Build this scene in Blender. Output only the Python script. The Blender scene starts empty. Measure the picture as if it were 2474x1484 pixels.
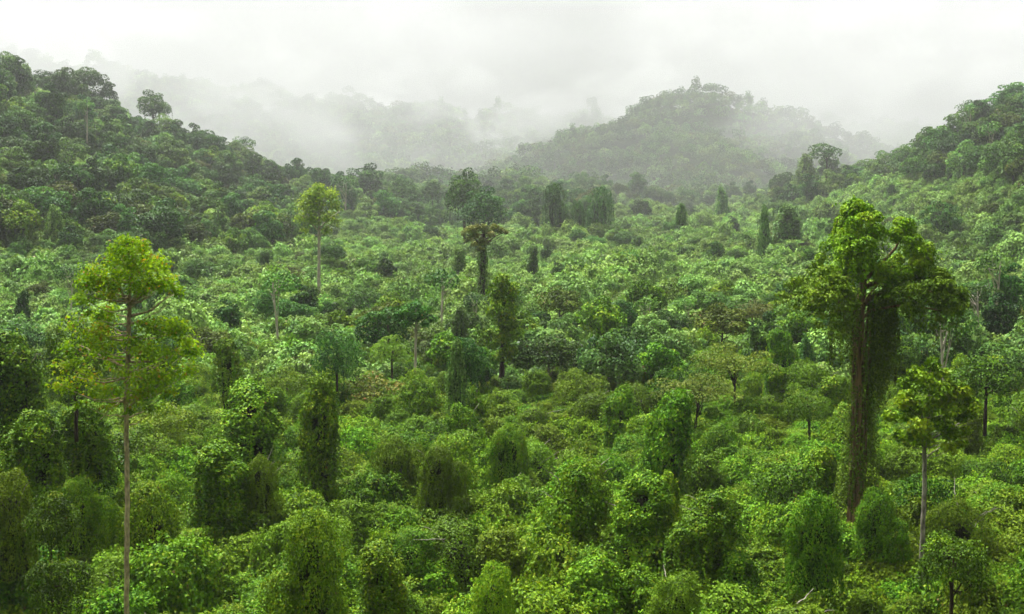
import bpy, math, random
import numpy as np
from mathutils import Vector

R = math.radians
rng = np.random.default_rng(7)
random.seed(7)
scn = bpy.context.scene
COL = scn.collection

# ------------------------------------------------------------------ camera model
F = 1236.0                      # focal length in pixels of a 1024 px wide frame
PITCH = math.atan(117.0 / F)    # the camera looks slightly down into the valley
CP, SP = math.cos(PITCH), math.sin(PITCH)
PX = 2473.0 / 1024.0            # coordinates noted on the large view of the photo


def ray(u, v):
    yv = (307.0 - v) / F
    dy = CP + yv * SP
    return (u - 512.0) / F / dy, (yv * CP - SP) / dy     # x and z per metre of depth


def P(u, v, d):
    a, b = ray(u, v)
    return np.array((a * d, d, b * d))


def project(x, y, z):
    """pixel of a point"""
    zc = y * CP - z * SP
    yc = y * SP + z * CP
    return 512 + F * x / zc, 307 - F * yc / zc


# ------------------------------------------------------------------ materials
def new_mat(name):
    m = bpy.data.materials.new(name)
    m.use_nodes = True
    nt = m.node_tree
    for n in list(nt.nodes):
        nt.nodes.remove(n)
    out = nt.nodes.new('ShaderNodeOutputMaterial')
    return m, nt, out


def leaf_material(name, stops, hue=0.02, val=0.22, transl=0.13, rough=0.45, spec=0.05, patch=12.0):
    """stops: list of (pos, rgb) along the per leaf tint"""
    m, nt, out = new_mat(name)
    N, L = nt.nodes.new, nt.links.new
    at = N('ShaderNodeAttribute'); at.attribute_name = 'tint'
    rp = N('ShaderNodeValToRGB')
    el = rp.color_ramp.elements
    while len(el) < len(stops):
        el.new(0.5)
    for e, (p, c) in zip(el, stops):
        e.position = p; e.color = (*c, 1)
    L(at.outputs['Fac'], rp.inputs[0])
    oi = N('ShaderNodeObjectInfo')
    geo = N('ShaderNodeNewGeometry')
    nz = N('ShaderNodeTexNoise'); nz.inputs['Scale'].default_value = 1.0 / patch
    nz.inputs['Detail'].default_value = 2.0
    L(geo.outputs['Position'], nz.inputs['Vector'])
    hs = N('ShaderNodeHueSaturation')
    # hue and value vary from plant to plant and from patch to patch
    mh = N('ShaderNodeMapRange'); mh.inputs[3].default_value = 0.5 - hue * 1.2; mh.inputs[4].default_value = 0.5 + hue * .4
    L(oi.outputs['Random'], mh.inputs[0]); L(mh.outputs[0], hs.inputs['Hue'])
    mv = N('ShaderNodeMapRange'); mv.inputs[1].default_value = 0.3; mv.inputs[2].default_value = 0.7
    mv.inputs[3].default_value = 1 - val; mv.inputs[4].default_value = 1 + val
    L(nz.outputs['Fac'], mv.inputs[0])
    mr = N('ShaderNodeMapRange'); mr.inputs[3].default_value = 1 - val; mr.inputs[4].default_value = 1 + val
    mul = N('ShaderNodeMath'); mul.operation = 'MULTIPLY'
    fr = N('ShaderNodeMath'); fr.operation = 'FRACT'
    m7 = N('ShaderNodeMath'); m7.operation = 'MULTIPLY'; m7.inputs[1].default_value = 7.31
    L(oi.outputs['Random'], m7.inputs[0]); L(m7.outputs[0], fr.inputs[0]); L(fr.outputs[0], mr.inputs[0])
    L(mv.outputs[0], mul.inputs[0]); L(mr.outputs[0], mul.inputs[1])
    L(mul.outputs[0], hs.inputs['Value'])
    L(rp.outputs[0], hs.inputs['Color'])
    pb = N('ShaderNodeBsdfPrincipled')
    pb.inputs['Roughness'].default_value = rough
    pb.inputs['Specular IOR Level'].default_value = spec
    L(hs.outputs[0], pb.inputs['Base Color'])
    tr = N('ShaderNodeBsdfTranslucent')
    tc = N('ShaderNodeMix'); tc.data_type = 'RGBA'; tc.blend_type = 'MULTIPLY'; tc.inputs[0].default_value = 1
    tc.inputs[7].default_value = (1.3, 1.25, 0.5, 1)
    L(hs.outputs[0], tc.inputs[6]); L(tc.outputs[2], tr.inputs['Color'])
    mx = N('ShaderNodeMixShader'); mx.inputs[0].default_value = transl
    L(pb.outputs[0], mx.inputs[1]); L(tr.outputs[0], mx.inputs[2])
    L(mx.outputs[0], out.inputs['Surface'])
    return m


def bark_material(name, c1, c2, scale=3.0, stretch=0.15):
    m, nt, out = new_mat(name)
    N, L = nt.nodes.new, nt.links.new
    tc = N('ShaderNodeTexCoord')
    mp = N('ShaderNodeMapping'); mp.inputs['Scale'].default_value = (scale, scale, scale * stretch)
    nz = N('ShaderNodeTexNoise'); nz.inputs['Scale'].default_value = 2.0; nz.inputs['Detail'].default_value = 6
    rp = N('ShaderNodeValToRGB')
    rp.color_ramp.elements[0].position = 0.35; rp.color_ramp.elements[0].color = (*c1, 1)
    rp.color_ramp.elements[1].position = 0.65; rp.color_ramp.elements[1].color = (*c2, 1)
    pb = N('ShaderNodeBsdfPrincipled'); pb.inputs['Roughness'].default_value = 0.9; pb.inputs['Specular IOR Level'].default_value = .08
    bp = N('ShaderNodeBump'); bp.inputs['Strength'].default_value = 0.6; bp.inputs['Distance'].default_value = 0.05
    L(tc.outputs['Object'], mp.inputs[0]); L(mp.outputs[0], nz.inputs['Vector'])
    L(nz.outputs['Fac'], rp.inputs[0]); L(rp.outputs[0], pb.inputs['Base Color'])
    L(nz.outputs['Fac'], bp.inputs['Height']); L(bp.outputs[0], pb.inputs['Normal'])
    L(pb.outputs[0], out.inputs['Surface'])
    return m


DARKG, MIDG, LITG = (0.024, 0.072, 0.004), (0.072, 0.190, 0.007), (0.165, 0.330, 0.012)
YELG, BRN = (0.24, 0.31, 0.015), (0.13, 0.085, 0.02)
M_VINE = leaf_material('vine_leaf', [(0, DARKG), (0.45, MIDG), (0.8, LITG), (0.97, YELG), (1.0, BRN)])
M_VINE2 = leaf_material('pale_vine_leaf', [(0, (0.04, 0.095, 0.006)), (0.5, (0.10, 0.20, 0.009)), (0.93, (0.18, 0.30, 0.015)), (1.0, (0.16, 0.13, 0.03))])
M_TREE = leaf_material('jungle_leaf', [(0, (0.016, 0.056, 0.012)), (0.5, (0.052, 0.145, 0.023)), (0.95, (0.120, 0.26, 0.036)), (1.0, (0.13, 0.12, 0.03))], hue=0.02, val=0.35, patch=30)
M_SCRUB = leaf_material('scrub_leaf', [(0, (0.055, 0.135, 0.028)), (0.5, (0.14, 0.28, 0.052)), (0.96, (0.25, 0.42, 0.085)), (1.0, (0.17, 0.15, 0.04))], hue=0.02, val=0.3, patch=25)
M_YELLOW = leaf_material('yellow_green_leaf', [(0, (0.07, 0.16, 0.006)), (0.5, (0.17, 0.31, 0.008)), (0.9, (0.28, 0.42, 0.012)), (0.955, (0.26, 0.22, 0.02)), (1.0, (0.34, 0.20, 0.02))], transl=0.42)
M_OLIVE = leaf_material('olive_brown_leaf', [(0, (0.03, 0.05, 0.007)), (0.5, (0.07, 0.115, 0.010)), (0.9, (0.13, 0.18, 0.016)), (1.0, (0.16, 0.10, 0.03))])
M_RUST = leaf_material('rusty_leaf', [(0, (0.05, 0.075, 0.02)), (0.5, (0.12, 0.15, 0.035)), (0.9, (0.19, 0.22, 0.05)), (1.0, (0.19, 0.11, 0.03))])
M_LIME = leaf_material('lime_leaf', [(0, (0.07, 0.16, 0.012)), (0.5, (0.13, 0.27, 0.018)), (1.0, (0.22, 0.36, 0.03))])
M_VINE_B = leaf_material('bright_vine_leaf', [(0, (0.045, 0.115, 0.005)), (0.45, (0.115, 0.25, 0.007)), (0.9, (0.24, 0.40, 0.013)), (1.0, (0.2, 0.2, 0.02))], val=.2)
M_OLIVE2 = leaf_material('hanging_vine_leaf', [(0, (0.036, 0.085, 0.006)), (0.5, (0.085, 0.175, 0.010)), (1.0, (0.16, 0.27, 0.018))])
M_PALEY = leaf_material('thin_yellow_leaf', [(0, (0.07, 0.16, 0.03)), (0.5, (0.15, 0.27, 0.045)), (1.0, (0.27, 0.38, 0.06))], transl=.4)
M_SIDE = leaf_material('side_leaf', [(0, (0.042, 0.095, 0.006)), (0.5, (0.105, 0.215, 0.010)), (0.92, (0.20, 0.34, 0.018)), (1.0, (0.17, 0.16, 0.03))], hue=.006)
M_LIMEY = leaf_material('feathery_leaf', [(0, (0.05, 0.11, 0.012)), (0.5, (0.11, 0.19, 0.016)), (1.0, (0.2, 0.27, 0.03))])
M_REDL = leaf_material('reddish_leaf', [(0, (0.05, 0.08, 0.012)), (0.5, (0.11, 0.15, 0.016)), (0.8, (0.2, 0.19, 0.03)), (1.0, (0.22, 0.09, 0.03))])
M_BARK = bark_material('grey_bark', (0.06, 0.05, 0.035), (0.19, 0.165, 0.12))
M_BARK2 = bark_material('stem_bark', (0.10, 0.09, 0.065), (0.34, 0.31, 0.25), 3.0, 0.4)
M_SHADE_CORE = bark_material('shade_core', (0.006, 0.010, 0.003), (0.022, 0.024, 0.008), 6.0, 0.4)  # near-black colour stands in for the shade deep inside the vine heaps
M_BARKD = bark_material('dark_bark', (0.02, 0.015, 0.01), (0.07, 0.05, 0.03))
M_BARKP = bark_material('pale_bark', (0.30, 0.26, 0.19), (0.50, 0.46, 0.37), 2.0, 0.3)
M_BARKR = bark_material('red_brown_bark', (0.06, 0.04, 0.018), (0.25, 0.16, 0.08), 4.0, 0.08)
M_BARKT = bark_material('tan_bark', (0.22, 0.17, 0.10), (0.46, 0.37, 0.23), 4.0, 0.5)


# ------------------------------------------------------------------ mesh builders
def unit(a):
    return a / np.maximum(np.linalg.norm(a, axis=-1, keepdims=True), 1e-9)


def mesh_from(name, verts, faces_flat, nper, mat, tint=None):
    me = bpy.data.meshes.new(name)
    nv, nf = len(verts), len(nper)
    me.vertices.add(nv)
    me.vertices.foreach_set('co', np.asarray(verts, np.float32).ravel())
    me.loops.add(len(faces_flat))
    me.loops.foreach_set('vertex_index', np.asarray(faces_flat, np.int32))
    me.polygons.add(nf)
    ls = np.concatenate(([0], np.cumsum(nper)[:-1])).astype(np.int32)
    me.polygons.foreach_set('loop_start', ls)
    me.update(calc_edges=True)
    if tint is not None:
        a = me.attributes.new('tint', 'FLOAT', 'FACE')
        a.data.foreach_set('value', np.asarray(tint, np.float32))
    me.materials.append(mat)
    return me


def leaves_mesh(name, pos, nrm, tip, size, mat, tint, heart=True, wide=0.36):
    """one small blade per leaf: folded along its midrib when seen from near"""
    n = len(pos)
    nrm = unit(nrm)
    tip = unit(tip - nrm * np.sum(tip * nrm, -1, keepdims=True) + 1e-6)
    b = np.cross(nrm, tip)
    s = size[:, None]
    if heart:
        f = rng.uniform(0.04, 0.14, (n, 1)) * s
        V = np.stack([pos - tip * s * .5, pos - tip * s * .18 + b * s * wide + nrm * f, pos + tip * s * .18 + b * s * wide * .72 + nrm * f,
                      pos + tip * s * .55 - nrm * f * .6, pos + tip * s * .18 - b * s * wide * .72 + nrm * f, pos - tip * s * .18 - b * s * wide + nrm * f], 1)
        base = np.arange(n)[:, None] * 6
        Fc = np.concatenate([base + np.array([[0, 1, 2, 3]]), base + np.array([[0, 3, 4, 5]])], 1)
        return mesh_from(name, V.reshape(-1, 3), Fc.ravel(), np.full(2 * n, 4), mat, np.repeat(tint, 2))
    j = rng.uniform(.7, 1.3, (n, 4, 1))
    V = np.stack([pos - tip * s * .5 * j[:, 0], pos + b * s * wide * j[:, 1] + nrm * s * .12, pos + tip * s * .5 * j[:, 2], pos - b * s * wide * j[:, 3] + nrm * s * .12], 1)
    Fc = np.arange(n)[:, None] * 4 + np.array([[0, 1, 2, 3]])
    return mesh_from(name, V.reshape(-1, 3), Fc.ravel(), np.full(n, 4), mat, tint)


ODD = 0.004


def lump_leaves(C, Rd, n, up=0.5, shell=(0.84, 1.06), reject=0.72, upn=0.5, jit=0.45, sizes=(0.14, 0.2), tmean=0.5, tspread=0.3):
    """leaf positions over the outer skin of a heap of leaf clumps"""
    C = np.asarray(C, float); Rd = np.asarray(Rd, float)
    if Rd.ndim == 1:
        Rd = np.repeat(Rd[:, None], 3, 1)
    w = (Rd[:, 0] * Rd[:, 2]) ** 1.0
    idx = rng.choice(len(C), n, p=w / w.sum())
    dr = unit(rng.normal(size=(n, 3)))
    dr[:, 2] += up * rng.uniform(0, 1, n)
    dr = unit(dr)
    rad = rng.uniform(shell[0], shell[1], (n, 1))
    p = C[idx] + dr * Rd[idx] * rad
    keep = np.ones(n, bool)
    for c, r, i in zip(C, Rd, range(len(C))):
        q = np.sum(((p - c) / r) ** 2, -1) < reject ** 2
        keep &= ~(q & (idx != i))
    p, dr, idx = p[keep], dr[keep], idx[keep]
    m = len(p)
    nn = unit(dr / Rd[idx])
    nrm = unit(nn * (1 - upn) + np.array([0, 0, upn]) + rng.normal(scale=jit, size=(m, 3)))
    tip = nn * np.array([1, 1, .3]) + np.array([0, 0, -0.6]) + rng.normal(scale=.5, size=(m, 3))
    size = rng.uniform(sizes[0], sizes[1], m)
    ct = rng.normal(0, tspread * .6, len(C))          # each clump a little different
    tint = np.clip(tmean + ct[idx] + rng.normal(0, tspread * .6, m), 0, 0.93)
    odd = rng.uniform(size=m) < ODD
    tint[odd] = 1.0
    return [p, nrm, tip, size, tint]


def strand_leaves(starts, lens, out, step=0.1, drift=0.06, sizes=(0.12, 0.17), tmean=0.5):
    P_, N_, T_, S_, K_ = [], [], [], [], []
    for s, ln, o in zip(starts, lens, out):
        k = max(2, int(ln / step))
        t = np.linspace(0, ln, k)
        w = np.cumsum(rng.normal(0, drift, (k, 2)), 0) * 0.5
        p = np.stack([s[0] + w[:, 0] + o[0] * .12 * np.sqrt(t), s[1] + w[:, 1] + o[1] * .12 * np.sqrt(t), s[2] - t], 1) + rng.normal(0, .05, (k, 3))
        P_.append(p)
        N_.append(unit(np.array(o) * .75 + np.array([0, 0, .45]) + rng.normal(0, .35, (k, 3))))
        T_.append(np.array([0, 0, -1.0]) + rng.normal(0, .4, (k, 3)))
        S_.append(rng.uniform(sizes[0], sizes[1], k))
        K_.append(np.clip(tmean + rng.normal(0, .15) + rng.normal(0, .12, k), 0, .96))
    return [np.concatenate(q) for q in (P_, N_, T_, S_, K_)]


def sprig_leaves(starts, dirs, lens, step=0.09, sizes=(0.11, 0.17), tmean=0.65):
    P_, N_, T_, S_, K_ = [], [], [], [], []
    for s, d, ln in zip(starts, dirs, lens):
        k = max(3, int(ln / step))
        t = np.linspace(0, 1, k)[:, None]
        p = s + d * t * ln + np.array([0, 0, -.45]) * ln * t ** 2 + rng.normal(0, .035, (k, 3))
        P_.append(p)
        N_.append(unit(np.array([0, 0, 1.0]) + rng.normal(0, .5, (k, 3))))
        T_.append(d + rng.normal(0, .7, (k, 3)))
        S_.append(rng.uniform(sizes[0], sizes[1], k))
        K_.append(np.clip(tmean + rng.normal(0, .14, k), 0, .96))
    return [np.concatenate(q) for q in (P_, N_, T_, S_, K_)]


def joinl(*a):
    return [np.concatenate(q) for q in zip(*a)]


def tubes_mesh(name, paths, mat, sides=7):
    """paths: list of (points, radii); every one a closed tapering limb"""
    V, Fc, npf, o = [], [], [], 0
    for pts, rad in paths:
        pts = np.asarray(pts, float); rad = np.asarray(rad, float)
        k = len(pts)
        tan = np.gradient(pts, axis=0); tan = unit(tan)
        ref = np.array([1.0, 0, 0]) if abs(tan[0][0]) < .8 else np.array([0, 1.0, 0])
        n1 = unit(np.cross(tan, ref)); n2 = np.cross(tan, n1)
        ang = np.linspace(0, 2 * np.pi, sides, endpoint=False)
        ring = pts[:, None, :] + rad[:, None, None] * (np.cos(ang)[None, :, None] * n1[:, None, :] + np.sin(ang)[None, :, None] * n2[:, None, :])
        V.append(ring.reshape(-1, 3))
        for i in range(k - 1):
            for j in range(sides):
                a, b_ = o + i * sides + j, o + i * sides + (j + 1) % sides
                Fc += [a, b_, b_ + sides, a + sides]; npf.append(4)
        Fc += [o + (k - 1) * sides + j for j in range(sides)]; npf.append(sides)
        Fc += [o + sides - 1 - j for j in range(sides)]; npf.append(sides)
        o += k * sides
    me = mesh_from(name, np.concatenate(V), Fc, np.array(npf), mat)
    me.polygons.foreach_set('use_smooth', np.ones(len(npf), bool))
    return me


def bend(pts, rads, m=6, wob=0.0):
    """resample a rough polyline into a smooth limb"""
    pts = np.asarray(pts, float); rads = np.asarray(rads, float)
    t = np.linspace(0, len(pts) - 1, (len(pts) - 1) * m + 1)
    q = np.stack([np.interp(t, np.arange(len(pts)), pts[:, i]) for i in range(3)], 1)
    for _ in range(2):
        q[1:-1] = (q[:-2] + q[1:-1] * 2 + q[2:]) / 4
    if wob:
        q[1:-1] += rng.normal(0, wob, (len(q) - 2, 3))
    return q, np.interp(t, np.arange(len(pts)), rads)


# ------------------------------------------------------------------ objects
def mesh_obj(name, me, parent=None, col=COL):
    o = bpy.data.objects.new(name, me)
    if col:
        col.objects.link(o)
    if parent:
        o.parent = parent
    return o


def empty(name, loc=(0, 0, 0), col=COL):
    o = bpy.data.objects.new(name, None)
    if col:
        col.objects.link(o)
    o.location = loc
    o.empty_display_size = 0.5
    return o


THINGS = []       # every countable plant with what is needed to describe it


def note(o, cat, group=None, look='', mark=None, top=None, h=0, label=None):
    o['category'] = cat
    if group:
        o['group'] = group
    if label:
        o['label'] = label
    THINGS.append(dict(o=o, look=look, mark=mark, top=top, h=h, label=label))


class Kit:
    """a plant built once with its parts; take() hands out the plant itself, then copies"""
    def __init__(self, name, parts, h, w, look=''):
        self.name, self.h, self.w, self.look = name, h, w, look
        self.meshes = parts
        self.root = None

    def take(self, loc, rz, sx, sz):
        if self.root is None:
            r = empty(self.name)
            for pn, me in self.meshes:
                mesh_obj(pn, me, r)
            self.root = r
        else:
            r = self.root.copy(); COL.objects.link(r)
            for ch in self.root.children:
                c = ch.copy(); COL.objects.link(c); c.parent = r
        r.location = loc; r.rotation_euler = (0, 0, rz); r.scale = (sx, sx, sz)
        return r


# ------------------------------------------------------------------ terrain
TAB = {   # frame column: (depth, row of the low canopy)
    -150: [(45, 640), (60, 525), (90, 440), (130, 365), (180, 290), (240, 210), (300, 130), (360, 70), (400, 45), (470, 120), (600, 190), (700, 215), (790, 205), (900, 200), (1050, 205), (1500, 45), (1800, 120)],
    0: [(45, 640), (60, 525), (90, 440), (130, 370), (180, 308), (240, 240), (300, 165), (360, 105), (400, 80), (470, 140), (600, 195), (700, 215), (790, 205), (900, 200), (1050, 205), (1500, 48), (1800, 120)],
    100: [(45, 640), (60, 525), (90, 437), (130, 367), (190, 302), (260, 240), (320, 180), (380, 120), (415, 98), (480, 150), (600, 195), (700, 215), (790, 205), (900, 200), (1050, 205), (1500, 62), (1800, 130)],
    200: [(45, 640), (60, 522), (90, 433), (130, 364), (200, 298), (280, 245), (340, 205), (400, 160), (435, 142), (500, 180), (600, 203), (700, 215), (790, 205), (900, 200), (1050, 205), (1500, 82), (1800, 140)],
    300: [(45, 640), (60, 520), (90, 430), (130, 362), (200, 298), (300, 252), (370, 224), (430, 200), (460, 186), (520, 198), (600, 205), (700, 215), (790, 205), (900, 215), (1050, 205), (1500, 90), (1800, 150)],
    400: [(45, 640), (60, 520), (90, 430), (130, 361), (200, 298), (300, 254), (400, 226), (480, 208), (550, 195), (600, 182), (640, 178), (700, 205), (790, 203), (900, 203), (1050, 205), (1500, 108), (1800, 155)],
    512: [(45, 640), (60, 520), (90, 430), (130, 361), (200, 299), (300, 255), (400, 227), (500, 207), (580, 197), (640, 190), (700, 203), (790, 195), (900, 165), (1050, 200), (1500, 120), (1800, 160)],
    600: [(45, 640), (60, 520), (90, 430), (130, 361), (200, 299), (300, 255), (400, 227), (500, 208), (580, 200), (640, 200), (700, 207), (790, 172), (900, 108), (1050, 190), (1500, 126), (1800, 165)],
    690: [(45, 640), (60, 520), (90, 430), (130, 361), (200, 299), (300, 254), (400, 227), (500, 210), (580, 205), (640, 207), (700, 207), (790, 160), (900, 74), (1050, 180), (1500, 130), (1800, 165)],
    760: [(45, 640), (60, 520), (90, 430), (130, 361), (200, 298), (300, 251), (400, 223), (480, 206), (540, 203), (640, 210), (700, 207), (790, 166), (900, 97), (1050, 185), (1500, 128), (1800, 165)],
    830: [(45, 640), (60, 520), (90, 430), (130, 360), (200, 296), (290, 248), (370, 214), (440, 192), (480, 188), (560, 205), (700, 210), (790, 186), (900, 122), (1050, 195), (1500, 124), (1800, 165)],
    900: [(45, 640), (60, 522), (90, 432), (130, 360), (200, 293), (280, 245), (350, 206), (410, 180), (445, 170), (520, 195), (700, 215), (790, 200), (900, 152), (1050, 200), (1500, 132), (1800, 165)],
    960: [(45, 640), (60, 525), (90, 434), (130, 358), (190, 290), (260, 242), (320, 195), (380, 150), (415, 132), (490, 165), (700, 215), (790, 200), (900, 160), (1050, 200), (1500, 135), (1800, 165)],
    1024: [(45, 640), (60, 525), (90, 435), (130, 356), (180, 300), (240, 240), (300, 180), (350, 132), (395, 98), (470, 150), (700, 215), (790, 200), (900, 165), (1050, 200), (1500, 138), (1800, 165)],
    1174: [(45, 640), (60, 525), (90, 437), (130, 352), (180, 285), (240, 215), (300, 140), (350, 80), (395, 45), (470, 120), (700, 215), (790, 200), (900, 170), (1050, 200), (1500, 138), (1800, 165)],
}
DG = np.geomspace(40, 2100, 260)
UG = np.arange(-560, 1585, 12.0)
_cols = sorted(TAB)
_z = []
for c in _cols:
    dd = np.array([p[0] for p in TAB[c]], float); vv = np.array([p[1] for p in TAB[c]], float)
    zz = np.array([ray(512, v)[1] * d for d, v in zip(dd, vv)])
    z = np.interp(DG, dd, zz, right=zz[-1])
    z[DG > 1800] = zz[-1] - (DG[DG > 1800] - 1800) * .05
    k = 7
    zp = np.pad(z, k, mode='edge')
    z = np.convolve(zp, np.hanning(2 * k + 3)[1:-1] / np.hanning(2 * k + 3)[1:-1].sum(), 'valid')[:len(DG)]
    _z.append(z)
_z = np.array(_z)
GRID = np.stack([np.interp(UG, _cols, _z[:, i]) for i in range(len(DG))], 1)
for _ in range(2):
    g = np.pad(GRID, ((2, 2), (0, 0)), mode='edge')
    GRID = (g[:-4] + g[1:-3] * 2 + g[2:-2] * 3 + g[3:-1] * 2 + g[4:]) / 9
# gullies and spurs on the slopes
_xx = (UG[:, None] - 512) / F * DG[None, :]; _yy = np.repeat(DG[None, :], len(UG), 0)
_n = np.zeros_like(GRID)
for w_, a_ in ((95, 1.0), (52, .6), (31, .4)):
    for _ in range(4):
        th_, p_ = rng.uniform(0, 6.28), rng.uniform(0, 6.28)
        _n += a_ * .5 * np.sin((_xx * math.cos(th_) + _yy * math.sin(th_)) * 6.28 / w_ + p_)
GRID = GRID + _n * np.interp(DG, [140, 220, 420, 900, 1500], [0, 1.2, 2.2, 6.5, 11])[None, :]
# the table gives the low canopy: the soil lies under it
TK = np.interp(DG, [40, 120, 180, 300, 600, 1000, 2100], [4.6, 4.0, 2.6, 2.6, 5, 8, 9])
SOIL = GRID - TK[None, :]


def soil(x, y):
    x = np.asarray(x, float); y = np.asarray(y, float)
    u = 512 + x / np.maximum(y, 1) * F
    fu = np.clip((u - UG[0]) / 12.0, 0, len(UG) - 1.001)
    fd = np.clip(np.log(np.maximum(y, 1) / DG[0]) / np.log(DG[1] / DG[0]), 0, len(DG) - 1.001)
    i, j = fu.astype(int), fd.astype(int)
    a, b = fu - i, fd - j
    return (SOIL[i, j] * (1 - a) * (1 - b) + SOIL[i + 1, j] * a * (1 - b) + SOIL[i, j + 1] * (1 - a) * b + SOIL[i + 1, j + 1] * a * b)


def build_terrain():
    nd, nu = len(DG) + 2, len(UG)
    V = np.zeros((nu, nd, 3))
    a = (UG - 512) / F
    V[:, 2:, 0] = a[:, None] * DG[None, :]
    V[:, 2:, 1] = DG[None, :]
    V[:, 2:, 2] = SOIL
    # towards and behind the viewpoint the ground climbs to the spot the photographer stands on
    V[:, 1, 0] = a * 40; V[:, 1, 1] = 14; V[:, 1, 2] = SOIL[:, 0] * .45 - 3
    V[:, 0, 0] = a * 40; V[:, 0, 1] = -30; V[:, 0, 2] = -1.8
    r = np.random.default_rng(3)
    V[:, 3:, 2] += r.normal(0, .25, (nu, nd - 3))
    ii, jj = np.meshgrid(np.arange(nu - 1), np.arange(nd - 1), indexing='ij')
    q = np.stack([ii * nd + jj, (ii + 1) * nd + jj, (ii + 1) * nd + jj + 1, ii * nd + jj + 1], -1).reshape(-1, 4)
    m, nt, out = new_mat('forest_floor')
    N, L = nt.nodes.new, nt.links.new
    geo = N('ShaderNodeNewGeometry')
    nz = N('ShaderNodeTexNoise'); nz.inputs['Scale'].default_value = 0.9; nz.inputs['Detail'].default_value = 8
    L(geo.outputs['Position'], nz.inputs['Vector'])
    rp = N('ShaderNodeValToRGB')
    rp.color_ramp.elements[0].position = .35; rp.color_ramp.elements[0].color = (.02, .025, .008, 1)
    rp.color_ramp.elements[1].position = .65; rp.color_ramp.elements[1].color = (.05, .10, .015, 1)
    e = rp.color_ramp.elements.new(.5); e.color = (.035, .06, .012, 1)
    pb = N('ShaderNodeBsdfPrincipled'); pb.inputs['Roughness'].default_value = .95
    pb.inputs['Specular IOR Level'].default_value = .1
    L(nz.outputs['Fac'], rp.inputs[0]); L(rp.outputs[0], pb.inputs['Base Color']); L(pb.outputs[0], out.inputs['Surface'])
    me = mesh_from('terrain', V.reshape(-1, 3), q.ravel(), np.full(len(q), 4), m)
    me.polygons.foreach_set('use_smooth', np.ones(len(q), bool))
    o = mesh_obj('terrain', me)
    o['kind'] = 'structure'
    return o


build_terrain()


# ------------------------------------------------------------------ plant shapes
def bell(t, shape):
    # a hood on top, a waist below it and a skirt that spreads on the ground
    waist = 1 - (shape[2] if len(shape) > 2 else 0) * np.exp(-((t - .38) / .2) ** 2)
    return (np.sqrt(np.clip(1 - t ** shape[0], 0, 1)) * (1 - shape[1]) + shape[1] * (1 - t)) * waist


def drape_leaves(h, rad, shape, lean, n, sizes, tmean, kk, ph, hole=.5, folds=.2):
    """leaves lying like tiles on one continuous blanket that hangs in folds"""
    tt = np.linspace(0, 1, 160)
    rp = rad * bell(tt, shape)
    seg = np.hypot(np.diff(rp), np.diff(tt) * h)
    wgt = seg * (rp[:-1] + rp[1:]) * .5 + seg * .02
    i = rng.choice(159, n, p=wgt / wgt.sum())
    f = rng.uniform(size=n)
    t = tt[i] + f / 159
    r0 = rp[i] * (1 - f) + rp[i + 1] * f
    th = rng.uniform(0, 2 * np.pi, n)
    kf = [(int(kk), .5), (int(kk) * 2 + 1, .3), (int(kk) * 3 + 2, .2)]
    A = folds * (1 - t * .75)
    fo = sum(a * np.sin(k * th + ph[j % 3] + 1.5 * np.sin(2.2 * t + j)) for j, (k, a) in enumerate(kf))
    dfo = sum(a * k * np.cos(k * th + ph[j % 3] + 1.5 * np.sin(2.2 * t + j)) for j, (k, a) in enumerate(kf))
    r = r0 * (1 + A * fo)
    p = np.stack([r * np.cos(th) + lean[0] * t * t, r * np.sin(th) + lean[1] * t * t, h * t], 1)
    nr, nz = (np.diff(tt) * h / seg)[i], (-np.diff(rp) / seg)[i]
    er = np.stack([np.cos(th), np.sin(th), 0 * th], 1); et = np.stack([-np.sin(th), np.cos(th), 0 * th], 1)
    nrm = unit(er * nr[:, None] + np.array([0, 0, 1.0]) * nz[:, None] - et * (nr * A * dfo)[:, None] * .9)
    # humps of about a metre, and a few torn holes on the flanks
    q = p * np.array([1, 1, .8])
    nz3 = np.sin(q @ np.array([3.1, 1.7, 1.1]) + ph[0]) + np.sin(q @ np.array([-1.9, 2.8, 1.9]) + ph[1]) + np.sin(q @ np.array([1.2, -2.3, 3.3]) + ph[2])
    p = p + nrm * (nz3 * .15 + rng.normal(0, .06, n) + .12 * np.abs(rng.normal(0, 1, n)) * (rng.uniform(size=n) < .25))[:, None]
    keep = ~((nz3 < -1.75 + hole * .6) & (t < .82) & (rng.uniform(size=n) < .9))
    p, nrm, t = p[keep], nrm[keep], t[keep]; m = len(p)
    lf = unit(nrm + np.array([0, 0, .3]) + rng.normal(0, .5, (m, 3)))
    tip = nrm * .3 + np.array([0, 0, -1.0]) + rng.normal(0, .45, (m, 3))
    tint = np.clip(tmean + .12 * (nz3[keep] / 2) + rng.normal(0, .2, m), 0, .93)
    tint[rng.uniform(size=m) < .004] = 1
    return [p, lf, tip, rng.uniform(sizes[0], sizes[1], m), tint]


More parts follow.
